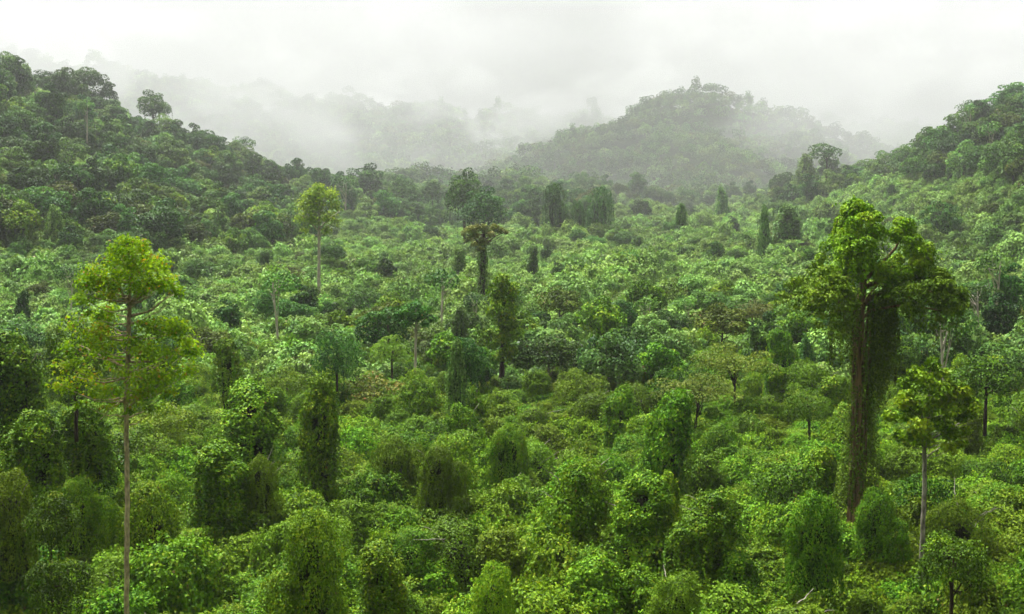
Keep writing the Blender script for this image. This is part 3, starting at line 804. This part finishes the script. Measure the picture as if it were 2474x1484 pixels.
# pale trunked emergent tree in the valley
k = 210 / F / PX
t, ft = sparse_tree('emergent_tree', 210, k, (770, 725), [(770, 725, .30), (773, 560, .24), (776, 460, .1)], [([(773, 560), (750, 530), (730, 515)], .16, -2), ([(774, 550), (800, 525), (820, 510)], .16, 2), ([(775, 520), (790, 480), (795, 465)], .12, 1)],
                    [(775, 452, 14), (752, 472, 16), (800, 472, 16), (738, 498, 15), (770, 498, 17), (810, 502, 15), (728, 525, 12), (755, 528, 16), (795, 528, 16), (818, 535, 10), (745, 555, 9), (792, 556, 11), (770, 475, 16)], 3800, (.28, .5), M_PALEY, M_BARKP, heart=False, bury=3, reps=3, shell=(.2, 1.5), up=.1)
note(t, 'tree', label='tall pale trunked tree with a thin yellowish crown rising from the valley')
mark('the pale trunked tree', *(ft + np.array([0, 0, 16])))
TAKEN.append((ft[0], ft[1], 3))

# brown flat crowned tree on a vine clad stem
k = 195 / F / PX
t, ft = sparse_tree('flat_crowned_tree', 195, k, (1162, 735), [(1162, 735, .7), (1166, 660, .5), (1168, 590, .35), (1170, 555, .15)], [([(1168, 600), (1145, 572), (1122, 562)], .14, -1), ([(1168, 595), (1195, 570), (1220, 560)], .14, 1)],
                    [(1122, 562, 9), (1135, 555, 12), (1150, 552, 13), (1168, 548, 12), (1150, 572, 11), (1135, 578, 10), (1185, 565, 10), (1168, 580, 12), (1195, 552, 10), (1210, 556, 9), (1222, 560, 6), (1190, 545, 9), (1160, 598, 9), (1148, 590, 8)], 3400, (.25, .42), M_RUST, M_BARKD, heart=False, bury=3)
st, ln, oo = [], [], []
for _ in range(190):
    a = rng.uniform(0, 6.28); z = rng.uniform(.03, .85) * 180 * k
    r_ = np.interp(z / (180 * k), [0, .3, .7, 1], [1.5, 1.0, .75, .6]) * rng.uniform(.6, 1.1)
    st.append(np.array([math.cos(a) * r_ + .3, math.sin(a) * r_, z])); ln.append(rng.uniform(.6, 2.5)); oo.append(np.array([math.cos(a), math.sin(a), 0]))
q = strand_leaves(st, np.minimum(ln, [s[2] + .3 for s in st]), oo, step=.2, sizes=(.25, .38), tmean=.35)
mesh_obj('climbing_vines', leaves_mesh('climbing_vines', *q[:4], M_SCRUB, q[4], False), t)
note(t, 'tree', label='flat crowned rusty brown tree whose stem is sleeved in climbing vines')
mark('the rusty flat crowned tree', *(ft + np.array([0, 0, 9])))
TAKEN.append((ft[0], ft[1], 3))

# shaggy leafy column in the middle of the valley
d = 128
k = d / F / PX
t, ft = sparse_tree('shaggy_tree', d, k, (1212, 900), [(1212, 900, .3), (1215, 800, .22), (1213, 680, .1)], [],
                    [(x, y, r * 1.3) for x, y, r in [(1215, 668, 14), (1208, 690, 18), (1228, 695, 14), (1195, 700, 10), (1215, 715, 22), (1232, 725, 14), (1200, 725, 12), (1222, 745, 20), (1230, 765, 16), (1210, 770, 16), (1225, 790, 18), (1235, 810, 13), (1212, 815, 16), (1230, 840, 14), (1220, 860, 16), (1185, 755, 10), (1175, 800, 14), (1190, 830, 12), (1165, 825, 12)]], 8000, (.18, .3), M_VINE, M_BARKD, depth=1, heart=True, bury=3, reps=2, shell=(.6, 1.1))
note(t, 'tree', label='narrow shaggy leafy tree standing upright in the middle of the valley')
mark('the shaggy column tree', *(ft + np.array([0, 0, 6])))
TAKEN.append((ft[0], ft[1], 3))

# thin white stemmed tree, the lime ball beside it and other marked small trees
k = 122 / F / PX
t, ft = sparse_tree('thin_tree', 122, k, (1003, 885), [(1003, 885, .13), (1005, 800, .11), (1006, 740, .05)], [([(1005, 800), (985, 775), (965, 765)], .06, -.6), ([(1005, 790), (1025, 768), (1040, 760)], .06, .6)],
                    [(1005, 735, 14), (985, 750, 15), (1025, 750, 15), (968, 765, 12), (1005, 765, 16), (1042, 765, 12), (985, 780, 11), (1028, 782, 12)], 2300, (.18, .3), M_TREE, M_BARKP, bury=3, reps=2)
note(t, 'tree', label='small tree with a thin white stem beside the lime green round tree')
TAKEN.append((ft[0], ft[1], 2))


def put(kit, name, d, u, vt, vb, w, cat, label, sink=.25, landmark=None, look=None, base=None, clear=.75):
    """a plant of a kit fitted between two rows of the photo"""
    foot = P(u, vb, d)
    h = (vb - vt) * d / F
    wd = w * d / F
    sx = wd / kit.w
    z = foot[2] - sink * h * 0
    o = kit.take((foot[0], foot[1], z - .35), rng.uniform(0, 6.28), sx, (h + .35) / kit.h)
    if name:
        o.name = name
    note(o, cat, None, kit.look, None, (foot[0], foot[1], foot[2] + h * .85), h, label)
    if landmark:
        mark(landmark, *(foot + np.array([0, 0, h * .6])))
    TAKEN.append((foot[0], foot[1], wd * .5 * clear))
    return o


put(Kit('round_tree', broad_tree(6, 2.7, 2.7, 60, 6500, M_LIME, M_BARKD, (.15, .24), lump=(.25, .4), trunk_r=.14, heart=True, tmean=.55), 6, 5.4), None, 124, 392, 335, 374, 37, 'tree', 'rounded lime green tree paler than all the trees around it', landmark='the lime green round tree')
rust = Kit('rusty_tree', broad_tree(7, 3.4, 2.0, 40, 3600, M_RUST, M_BARK, (.2, .34), flat=.5, lump=(.28, .45), trunk_r=.15, layers=True, open_=.15), 7, 6.8)
put(rust, None, 150, 752, 301, 340, 46, 'tree', 'rusty brown layered tree left of the giant vine smothered tree', landmark='the rusty layered tree')
feather = Kit('feathery_tree', broad_tree(9, 3.6, 2.6, 46, 6500, M_LIMEY, M_BARKD, (.14, .24), flat=.38, lump=(.28, .46), trunk_r=.12, layers=True, open_=.1, heart=True), 9, 7.2)
put(feather, None, 108, 735, 342, 420, 70, 'tree', 'feathery yellow green tree with flat leaf layers and a thin dark stem', landmark='the feathery layered tree')
put(feather, None, 98, 694, 372, 440, 76, 'tree', 'lower broad feathery tree with flat layers left of the thin dark stemmed one')
put(Kit('reddish_tree', broad_tree(8, 3.2, 3.0, 46, 5200, M_REDL, M_BARK, (.16, .27), flat=.6, lump=(.26, .42), trunk_r=.13, open_=.12, heart=True), 8, 6.4), None, 112, 375, 370, 428, 66, 'tree', 'reddish yellow leafy tree with thin pale stems below the lime green tree')
put(Kit('stacked_tree', vine_heap(7, 1.15, (6, .1), 46, 5200, M_VINE, leaf=(.16, .24), lump=(.4, .62), strands=50, sprigs=10, up=.6), 7, 2.3), None, 100, 230, 335, 405, 24, 'tree', 'narrow dark tree of stacked leafy tufts right of the yellow green tree')
put(Kit('leafy_tree', broad_tree(9, 3, 3.9, 70, 8500, M_TREE, M_BARKD, (.17, .27), lump=(.22, .36), trunk_r=.15, heart=True, drape=40), 9, 6), None, 112, 337, 322, 402, 46, 'tree', 'tall oval dark leafy tree behind the tallest vine pillar')
put(Kit('leafy_tree', broad_tree(9, 2.4, 4.0, 60, 7500, M_TREE, M_BARKD, (.17, .27), lump=(.22, .38), trunk_r=.15, heart=True, drape=60), 9, 4.8), None, 112, 466, 330, 412, 34, 'tree', 'dark leafy tree with a bright green vine down its front')
put(colk[0], None, 100, 457, 338, 410, 15, 'tree', 'slim bright vine column against the dark leafy tree')

# slim vine columns over the valley scrub
VC = 'vine clad tree'
put(colk[1], None, 232, 599, 256, 293, 13, VC, 'slim pointed vine column alone on the pale scrub of the valley', landmark='the lone pointed column')
put(colk[1], None, 245, 531, 246, 279, 12, VC, 'slim slanting vine column right of the rusty flat crowned tree')
put(colk[0], None, 235, 460, 246, 281, 13, VC, 'straight vine column just left of the rusty flat crowned tree')
put(colk[0], None, 270, 764, 205, 277, 11, VC, 'very tall thin vine pole with a tufted dead top', landmark='the tall vine pole')
put(colk[1], None, 420, 723, 186, 228, 15, VC, 'stout vine column against the misty hill', landmark='the stout vine column')
put(colk[0], None, 300, 681, 203, 224, 9, VC, 'small dark vine post left of the stout vine column')
put(colk[0], None, 250, 746, 268, 293, 11, VC, 'short dark vine column at the foot of the tall vine pole')
put(colk[0], None, 290, 788, 204, 238, 22, VC, 'broad dark vine block right of the tall vine pole')
put(colk[0], None, 275, 663, 276, 292, 9, VC, 'little grey green vine post on the pale scrub')
put(colk[1], None, 215, 248, 311, 352, 16, VC, 'dark narrow vine column behind the stacked leafy tree')
put(Kit('vine_clump', vine_heap(6, 3.4, (6, .03), 80, 4200, M_TREE, leaf=(.26, .4), lump=(.6, 1.0), heart=False, strands=120, sprigs=20, tmean=.35), 6, 6.8), None, 270, 942, 202, 240, 37, VC, 'dark square topped vine clump on the right hillside', landmark='the dark square clump')
wall = Kit('vine_clump', vine_heap(12, 4.2, (8, .02), 90, 5200, M_TREE, leaf=(.35, .5), lump=(.7, 1.2), heart=False, strands=160, sprigs=20, tmean=.4, up=.3), 12, 8.4)
put(wall, None, 350, 557, 181, 240, 20, VC, 'left half of the tall dark vine wall at the far end of the valley', landmark='the dark vine wall')
put(wall, None, 352, 598, 185, 240, 22, VC, 'right half of the tall dark vine wall at the far end of the valley')
put(wall, None, 346, 578, 199, 240, 14, VC, 'paler middle of the tall dark vine wall with gaps')
tall = Kit('tall_tree', broad_tree(17, 4.2, 7.2, 80, 7500, M_TREE, M_BARKD, (.35, .55), lump=(.2, .36), trunk_r=.3, drape=14), 17, 8.4)
put(tall, None, 335, 465, 163, 246, 31, 'tree', 'tall dark round headed tree in the middle of the far forest edge', landmark='the dark round headed tree')
put(tall, None, 318, 482, 182, 254, 42, 'tree', 'big drooping olive tree in front of the dark round headed tree')
# skyline trees
put(umbrella, None, 440, 826, 143, 186, 32, 'tree', 'umbrella shaped tree standing above the right ridge in the mist', landmark='the umbrella shaped tree')
put(colk[0], None, 438, 805, 154, 192, 16, 'tree', 'dark vine hung tree touching the umbrella shaped tree')
put(umbrella, None, 440, 884, 150, 176, 16, 'tree', 'small lopsided tree on the misty saddle of the right ridge')
put(hill[2], None, 418, 88, 70, 112, 34, 'tree', 'flat topped tree on the left ridge against the clouds', landmark='the flat topped ridge tree')
put(hill[1], None, 418, 108, 80, 116, 18, 'tree', 'little leaning tree alone on the left ridge')
put(tall, None, 425, 155, 88, 136, 30, 'tree', 'tall airy tree on the left ridge with mist behind it', landmark='the airy ridge tree')
put(colk[0], None, 402, 27, 64, 92, 11, 'tree', 'dark stub of a tree near the top of the left ridge')
put(tall, None, 404, 50, 69, 100, 36, 'tree', 'broad dark tree on the highest part of the left ridge')
put(hill[1], None, 440, 298, 158, 185, 12, 'tree', 'small round tree at the right end of the left ridge')
for u_, vt_, vb_, w_, lb_ in [(906, 146, 184, 28, 'dark tree where the right ridge begins to climb'), (931, 132, 172, 34, 'big spreading tree halfway up the right ridge'), (957, 112, 158, 32, 'tall round tree on the upper right ridge'), (984, 98, 142, 34, 'dense dark tree just under the top of the right ridge'), (1012, 80, 128, 36, 'highest tree on the right ridge')]:
    put((tall, hill[2], hill[1], tall, hill[0])[int(u_) % 5], None, 402, u_, vt_, vb_, w_, 'tree', lb_)
for u_, vt_, vb_, w_, lb_ in [(402, 172, 216, 26, 'hazy tall tree left of the dark round headed tree'), (433, 178, 216, 22, 'smaller hazy tree beside the dark round headed tree'), (364, 160, 216, 36, 'hazy broad tree behind the pale trunked tree'), (508, 196, 236, 26, 'dark bushy tree between the round headed tree and the vine wall'), (641, 198, 228, 22, 'low drooping tree right of the dark vine wall')]:
    put((tall, hill[1])[int(u_) % 2], None, 440, u_, vt_, vb_, w_, 'tree', lb_)
# pale stems on the right hill
pale = Kit('thin_tree', broad_tree(14, 2.6, 2.4, 26, 1300, M_TREE, M_BARKP, (.3, .5), lump=(.3, .5), trunk_r=.19), 14, 5.2, 'pale stemmed')
put(pale, None, 330, 989, 122, 178, 20, 'tree', 'white stemmed tree high on the right hillside')
put(pale, None, 150, 978, 283, 345, 34, 'tree', 'thin stemmed tree with a flat crown right of the giant tree')
put(pale, None, 420, 437, 229, 258, 10, 'tree', 'short pale stemmed tree at the far edge of the scrub')
put(pale, None, 330, 87, 100, 140, 14, 'tree', 'pale stemmed tree on the left hillside under the ridge')

put(mids[4], None, 66, 76, 318, 425, 62, 'tree', 'bushy green tree behind and left of the yellow green crown')
# marked vine pillars and heaps on the near slope: depth, column, top row, foot row, width
near_marked = [
    (76, 253, 382, 480, 50, towers[1], 'broad vine pillar left of the tallest vine pillar', 'the broad vine pillar'),
    (74, 318, 373, 500, 36, towers[0], 'tallest vine pillar with glossy leaves hanging to the ground', 'the tallest vine pillar'),
    (58, 634, 472, 566, 46, towers[3], 'round topped vine pillar with dark hollows on its sides', 'the round topped pillar'),
    (60, 668, 470, 560, 24, towers[4], 'dark narrow vine pillar right of the round topped pillar', None),
    (57, 705, 486, 572, 50, towers[5], 'ragged two headed vine pillar right of the dark narrow one', 'the ragged vine pillar'),
    (68, 437, 444, 500, 36, mounds[1], 'steep cone of vines in the middle of the near slope', 'the steep vine cone'),
    (66, 213, 438, 516, 42, towers[2], 'leaning dark vine pillar right of the yellow green trunk', None),
    (50, 388, 538, 640, 44, towers[0], 'leafy vine pillar at the bottom of the slope', 'the bottom leafy pillar'),
    (47, 491, 555, 650, 50, mounds[2], 'dark vine heap between the two bottom pillars', None),
    (47, 667, 566, 650, 54, mounds[4], 'bright big leaved vine heap below the round topped pillar', None),
    (56, 812, 490, 580, 56, mounds[0], 'vine heap with a few silvery dead twigs on top', 'the heap below the giant tree'),
    (60, 873, 489, 548, 42, mounds[3], 'low vine heap at the foot of the giant tree', None),
    (62, 80, 474, 545, 46, mounds[5], 'dark vine heap left of the yellow green trunk', None),
    (70, 88, 400, 476, 44, towers[4], 'dark upright vine mass under the yellow green crown', None),
    (55, 14, 468, 570, 50, mounds[1], 'dark vine heap at the left edge below the very dark tall mass', None),
    (52, 52, 482, 590, 52, mids[3], 'dark shaded tree in the lower left beside the left edge heap', None),
    (64, 44, 408, 500, 44, towers[2], 'dark ragged vine pillar between the left edge and the yellow green trunk', None),
    (75, 20, 330, 440, 50, towers[2], 'very dark tall leafy mass at the left edge', None),
    (48, 318, 506, 630, 62, mounds[6], 'wide pale green vine heap on the lower left slope', 'the wide pale heap'),
    (66, 265, 455, 505, 34, mounds[7], 'small dome of vines at the foot of the broad vine pillar', None),
    (78, 392, 440, 492, 46, domes[1], 'bright double dome of vines left of the steep vine cone', None),
    (48, 950, 520, 640, 70, mids[0], 'very dark leafy tree in the lower right', None),
    (47, 60, 545, 650, 60, mids[0], 'bushy tree with drooping leaf sprays in the lower left', None),
    (80, 508, 428, 470, 42, domes[2], 'rounded vine dome on the upper near slope', None),
    (95, 985, 350, 425, 60, mids[3], 'large dark tree at the right edge under the hillside', None),
    (90, 810, 388, 440, 44, mids[4], 'yellowish green bush tree left of the giant trunk', None),
]
for d, u, vt, vb, w_, kt, lb, lm in near_marked:
    put(kt, None, d, u, vt, vb, w_, 'tree', lb, landmark=lm)

# ------------------------------------------------------------------ near: vine mounds one by one
def near_clear(x, y, r):
    return all((x - a) ** 2 + (y - b) ** 2 > (r + c) ** 2 for a, b, c in TAKEN)


WINDOWS = [(826, 886, 492, 68), (114, 142, 602, 50), (908, 936, 528, 58), (230, 276, 478, 76), (302, 336, 495, 74), (612, 656, 556, 58), (656, 682, 552, 60), (682, 730, 566, 57), (420, 455, 492, 68), (790, 834, 572, 56), (192, 234, 508, 66), (366, 410, 600, 50), (60, 104, 535, 62), (222, 238, 395, 100), (320, 352, 385, 112), (448, 482, 395, 112), (350, 400, 420, 112), (700, 770, 405, 108)]


def in_window(u, v, d, half):
    return any(u + half > a and u - half < b and v < c and d < e for a, b, c, e in WINDOWS)


X, Y = grid_pts(43, 128, lambda d: 4.9 + (d - 45) * .018, -60, 1084, 11)
zs = soil(X, Y)
order = np.argsort(Y)
for i in order:
    x, y, z = X[i], Y[i], zs[i]
    uu, vv = project(x, y, z + 4)
    if not near_clear(x, y, 1.1) or not -25 < uu < 1049 or vv > 650:
        continue
    q = rng.uniform()
    k = (mounds if q < .46 else domes if q < .80 else towers if q < .86 else mids)[rng.integers(0, 99) % (9 if q < .46 else 6 if q < .86 else 5)]
    s = rng.uniform(.6, 1.0)
    if (uu < 105 and vv > 455 or uu > 935 and vv > 500) and rng.uniform() < .5:
        k = mids[(0, 3)[int(rng.integers(0, 2))]]; s = rng.uniform(1.0, 1.2)
    sv = s * rng.uniform(.75, 1.2)
    if in_window(uu, project(x, y, z - .4 + k.h * sv)[1], y, k.w * s * .4 / y * F):
        k = domes[i % 6]; sv = .5
        if in_window(uu, project(x, y, z - .4 + k.h * sv)[1] + 6, y, k.w * s * .3 / y * F):
            continue
    o = k.take((x, y, z - .4), rng.uniform(0, 6.28), s * rng.uniform(.9, 1.1), sv)
    note(o, 'tree', 'vine draped trees on the near slope' if k not in mids else 'trees among the near vines', k.look, None, (x, y, z + k.h * s * .9), k.h * s)

X, Y = grid_pts(41, 150, lambda d: 2.5 + (d - 41) * .01, -120, 1144, 12)
s = rng.uniform(.6, 1.3, len(X))
scatter('vine_thicket', thick_me, np.stack([X, Y, soil(X, Y) + rng.uniform(-.9, 1.15, len(X))], 1), np.stack([s, s, s * rng.uniform(.8, 1.4, len(X))], 1), 2)

# ------------------------------------------------------------------ valley and hills
X, Y = grid_pts(128, 560, lambda d: 2.7 + (d - 128) * .004, -200, 1224, 13)
Z = soil(X, Y)
U, Vv = project(X, Y, Z + 3)


def in_forest(u, v, d):
    return ((u < 310) & (v < 248 - np.clip(60 - u, 0, 60) * .2)) | ((u > 868) & (v < 178)) | ((u > 290) & (u < 600) & (d > 395) & (d < 620)) | ((u > 780) & (d > 415)) | (d > 560)


fo = in_forest(U, Vv, Y)
k = ~fo | (Y < 480)
n = k.sum()
s = rng.uniform(.7, 1.35, n) * np.interp(Y[k], [128, 560], [.95, 1.3])
big = rng.uniform(size=n) < .17
s[big] *= rng.uniform(1.2, 1.65, int(big.sum()))
scatter('valley_scrub', scrub_me, np.stack([X[k], Y[k], Z[k] - .2], 1), np.stack([s, s, s * rng.uniform(.75, 1.3, n)], 1), 3)

# trees that stand out of the scrub and the forest on the near hills
cand = []
HK = hill + [pale, umbrella, colk[0], colk[1]]
HP = np.array([1.0] * 8 + [.2, .25, .5, .5]); HP /= HP.sum()
HP2 = np.array([.5, .4, .6, 1.2, .3, .9, 1.4, 1.4, .5, .1, .8, .6]); HP2 /= HP2.sum()
X, Y = grid_pts(118, 620, lambda d: 5.6 + (d - 118) * .004, -160, 1184, 14)
Z = soil(X, Y)
U, Vv = project(X, Y, Z + 3)
fo = in_forest(U, Vv, Y)
for i in range(len(X)):
    x, y, u = X[i], Y[i], U[i]
    if fo[i]:
        p = 1.0
    elif y < 185:
        p = .5
    elif u > 700 or u < 330:
        p = .20
    else:
        p = .09
    if rng.uniform() > p or not near_clear(x, y, 1.5):
        continue
    sc = rng.uniform(.62, 1.3) * (1.12 if fo[i] else .68 if y < 175 else .56)
    kk = int(rng.choice(len(HK), p=HP if fo[i] else HP2))
    cand.append((x, y, Z[i], sc, kk, fo[i], u))
hh = np.array([HK[c[4]].h * c[3] / c[1] if -10 < c[6] < 1034 else 0 for c in cand])
pick = set(np.argsort(-hh)[:270])
rest = []
for i, (x, y, z, sc, kk, f_, u) in enumerate(cand):
    if i in pick:
        K = HK[kk]
        o = K.take((x, y, z - (2.6 if f_ else .4)), rng.uniform(0, 6.28), sc, sc * rng.uniform(.9, 1.1))
        note(o, 'tree', 'jungle trees on the hillside' if f_ else 'trees rising from the valley scrub', K.look, None, (x, y, z + K.h * sc * .9), K.h * sc)
    else:
        rest.append((x, y, z - (2.8 if f_ else .5), sc))
rest = np.array(rest)
scatter('hill_forest', [k_.meshes for k_ in hill], rest[:, :3], np.stack([rest[:, 3]] * 3, 1), 5)

X, Y = grid_pts(610, 1020, lambda d: 6.8, -60, 1084, 15)
s = rng.uniform(.7, 1.35, len(X))
scatter('far_forest', far_me, np.stack([X, Y, soil(X, Y) - .5], 1), np.stack([s, s, s], 1), 6)
X, Y = grid_pts(1020, 1560, lambda d: 11, -60, 1084, 16)
s = rng.uniform(1.1, 2.0, len(X))
scatter('misty_forest', far_me, np.stack([X, Y, soil(X, Y) - .5], 1), np.stack([s, s, s], 1), 7)

# ------------------------------------------------------------------ words that single each plant out
def side_of(dx, dy):
    if abs(dx) > 2 * abs(dy):
        return 'left of' if dx < 0 else 'right of'
    if abs(dy) > 2 * abs(dx):
        return 'behind' if dy < 0 else 'in front of'
    return ('behind and ' if dy < 0 else 'in front and ') + ('left of' if dx < 0 else 'right of')


ORD = ['', 'second', 'third', 'fourth', 'fifth', 'sixth', 'seventh', 'eighth', 'ninth', 'tenth', 'eleventh', 'twelfth']
buckets = {}
for t in THINGS:
    if t['label']:
        continue
    u, v = project(*t['top'])
    best = min(MARKS, key=lambda m: (m[1] - u) ** 2 + 2.2 * (m[2] - v) ** 2)
    dist = math.hypot(best[1] - u, best[2] - v)
    kind = 'tree' if t['o'].name.startswith(('jungle', 'thin', 'climber')) else 'vine heap'
    buckets.setdefault((t['look'], kind, side_of(u - best[1], v - best[2]), best[0]), []).append((dist, t))
for (look, kind, side, mk), lst in buckets.items():
    lst.sort(key=lambda q: q[0])
    for i, (_, t) in enumerate(lst):
        w_ = f'{look} {kind} {side} {mk}'
        if len(lst) > 1:
            w_ = ('nearest ' if i == 0 else ORD[i] + ' nearest ' if i < len(ORD) else 'farthest ') + w_
        if len(w_.split()) > 16:
            w_ = w_.replace(' nearest', '')
        t['o']['label'] = w_

# ------------------------------------------------------------------ air
def haze_box():
    x, y0, y1, z0, z1 = 1750, -45, 2140, float(SOIL.min()) - 1.5, 190.0
    v = [(-x, y0, z0), (x, y0, z0), (x, y1, z0), (-x, y1, z0), (-x, y0, z1), (x, y0, z1), (x, y1, z1), (-x, y1, z1)]
    me = bpy.data.meshes.new('haze')
    me.from_pydata(v, [], [(0, 3, 2, 1), (4, 5, 6, 7), (0, 1, 5, 4), (1, 2, 6, 5), (2, 3, 7, 6), (3, 0, 4, 7)])
    m, nt, out = new_mat('haze')
    pv = nt.nodes.new('ShaderNodeVolumePrincipled')
    pv.inputs['Color'].default_value = (.97, .98, .985, 1)
    pv.inputs['Density'].default_value = HAZE
    pv.inputs['Anisotropy'].default_value = .2
    nt.links.new(pv.outputs[0], out.inputs['Volume'])
    me.materials.append(m)
    o = mesh_obj('haze', me); o['kind'] = 'stuff'


HAZE = 0.0001


def mist_box():
    """low cloud lying on the far hills: denser upwards, torn into wisps"""
    lo, hi = (-1150, 150, -45), (1150, 1850, 260)
    v = [(lo[0] if i in (0, 3) else hi[0], lo[1] if i < 2 else hi[1], z) for z in (lo[2], hi[2]) for i in range(4)]
    me = bpy.data.meshes.new('mist')
    me.from_pydata(v, [], [(0, 3, 2, 1), (4, 5, 6, 7), (0, 1, 5, 4), (1, 2, 6, 5), (2, 3, 7, 6), (3, 0, 4, 7)])
    m, nt, out = new_mat('mist')
    N, L = nt.nodes.new, nt.links.new
    geo = N('ShaderNodeNewGeometry')
    sp = N('ShaderNodeSeparateXYZ'); L(geo.outputs['Position'], sp.inputs[0])
    mp = N('ShaderNodeMapping'); mp.inputs['Scale'].default_value = (1 / 150, 1 / 260, 1 / 90)
    L(geo.outputs['Position'], mp.inputs[0])
    nz = N('ShaderNodeTexNoise'); nz.inputs['Scale'].default_value = 1; nz.inputs['Detail'].default_value = 4; nz.inputs['Roughness'].default_value = .55
    nz.inputs['Distortion'].default_value = .4
    L(mp.outputs[0], nz.inputs['Vector'])
    def math_(op, a, b, clamp=False):
        q = N('ShaderNodeMath'); q.operation = op; q.use_clamp = clamp
        for i, t in enumerate((a, b)):
            if hasattr(t, 'is_linked'):
                L(t, q.inputs[i])
            else:
                q.inputs[i].default_value = t
        return q.outputs[0]
    def ramp(src, a, b, c, d, sm=True):
        q = N('ShaderNodeMapRange'); q.interpolation_type = 'SMOOTHSTEP' if sm else 'LINEAR'
        for i, t in enumerate((a, b, c, d)):
            q.inputs[i + 1].default_value = t
        L(src, q.inputs[0]); return q.outputs[0]
    depth = ramp(sp.outputs['Y'], 600, 800, 0, 1)
    near = ramp(sp.outputs['Y'], 150, 850, 0, MIST[0], False)
    # the cloud base rises and falls with the noise
    hgt = ramp(math_('ADD', sp.outputs['Z'], math_('MULTIPLY', math_('SUBTRACT', nz.outputs['Fac'], .5), 330)), 75, 170, 0, 1)
    wisp = math_('MULTIPLY', ramp(nz.outputs['Fac'], .54, .70, 0, 1), ramp(sp.outputs['Z'], -15, 45, .25, 1))
    den = math_('ADD', near, math_('MULTIPLY', depth, math_('ADD', math_('MULTIPLY', hgt, MIST[1]), math_('MULTIPLY', wisp, MIST[2]))))
    pv = N('ShaderNodeVolumePrincipled')
    pv.inputs['Color'].default_value = (.775, .788, .793, 1)
    L(den, pv.inputs['Density'])
    L(pv.outputs[0], out.inputs['Volume'])
    me.materials.append(m)
    o = mesh_obj('mist', me); o['kind'] = 'stuff'


MIST = (0.00095, 0.0009, 0.009)
mist_box()
haze_box()

# ------------------------------------------------------------------ sky, sun, camera
w = bpy.data.worlds.new('World'); scn.world = w; w.use_nodes = True
nt = w.node_tree
N, L = nt.nodes.new, nt.links.new
bg = nt.nodes['Background']
sk = N('ShaderNodeTexSky'); sk.sky_type = 'NISHITA'; sk.sun_disc = False
ELEV, AZ = R(60), R(-30)
sk.sun_elevation = ELEV; sk.sun_rotation = AZ
sk.dust_density = 6; sk.air_density = 1.0
hs = N('ShaderNodeHueSaturation'); hs.inputs['Saturation'].default_value = .03
L(sk.outputs[0], hs.inputs['Color'])
# an overcast sky is brightest overhead
tc = N('ShaderNodeTexCoord'); sx = N('ShaderNodeSeparateXYZ')
L(tc.outputs['Generated'], sx.inputs[0])
mr = N('ShaderNodeMapRange'); mr.inputs[1].default_value = .18; mr.inputs[2].default_value = .9
mr.inputs[3].default_value = .11; mr.inputs[4].default_value = 2.6
L(sx.outputs['Z'], mr.inputs[0])
ml = N('ShaderNodeMix'); ml.data_type = 'RGBA'; ml.blend_type = 'MULTIPLY'; ml.inputs[0].default_value = 1
cn_ = N('ShaderNodeTexNoise'); cn_.inputs['Scale'].default_value = 3.5; cn_.inputs['Detail'].default_value = 5
cmap = N('ShaderNodeMapping'); cmap.inputs['Scale'].default_value = (1, 1, 3.5)
L(tc.outputs['Generated'], cmap.inputs[0]); L(cmap.outputs[0], cn_.inputs['Vector'])
cr_ = N('ShaderNodeMapRange'); cr_.inputs[1].default_value = .3; cr_.inputs[2].default_value = .7; cr_.inputs[3].default_value = .94; cr_.inputs[4].default_value = 1.05
L(cn_.outputs['Fac'], cr_.inputs[0])
cm_ = N('ShaderNodeMath'); cm_.operation = 'MULTIPLY'
L(mr.outputs[0], cm_.inputs[0]); L(cr_.outputs[0], cm_.inputs[1])
L(hs.outputs[0], ml.inputs[6]); L(cm_.outputs[0], ml.inputs[7])
L(ml.outputs[2], bg.inputs['Color'])
bg.inputs['Strength'].default_value = .075

sl = bpy.data.lights.new('sun', 'SUN'); sl.energy = 3.3; sl.angle = R(12); sl.color = (1, .97, .92)
so = bpy.data.objects.new('sun', sl); COL.objects.link(so)
dirv = Vector((math.sin(AZ) * math.cos(ELEV), math.cos(AZ) * math.cos(ELEV), math.sin(ELEV)))
so.rotation_euler = dirv.to_track_quat('Z', 'Y').to_euler()
so.location = (0, 0, 160)

cd = bpy.data.cameras.new('camera'); cd.sensor_width = 36; cd.lens = 36 * F / 1024; cd.clip_end = 6000; cd.clip_start = .1
co = bpy.data.objects.new('camera', cd); COL.objects.link(co)
co.rotation_euler = (math.pi / 2 - PITCH, 0, 0)
scn.camera = co

vs = scn.view_settings
vs.view_transform = 'Standard'; vs.look = 'None'; vs.exposure = 1.08; vs.gamma = 1
cy = scn.cycles
cy.max_bounces = 5; cy.diffuse_bounces = 1; cy.glossy_bounces = 1; cy.transmission_bounces = 3; cy.volume_bounces = 1
cy.caustics_reflective = False; cy.caustics_refractive = False
cy.use_denoising = True; cy.denoiser = 'OPENIMAGEDENOISE'; cy.denoising_input_passes = 'RGB_ALBEDO_NORMAL'; cy.denoising_prefilter = 'FAST'
cy.volume_step_rate = .35; cy.volume_max_steps = 256
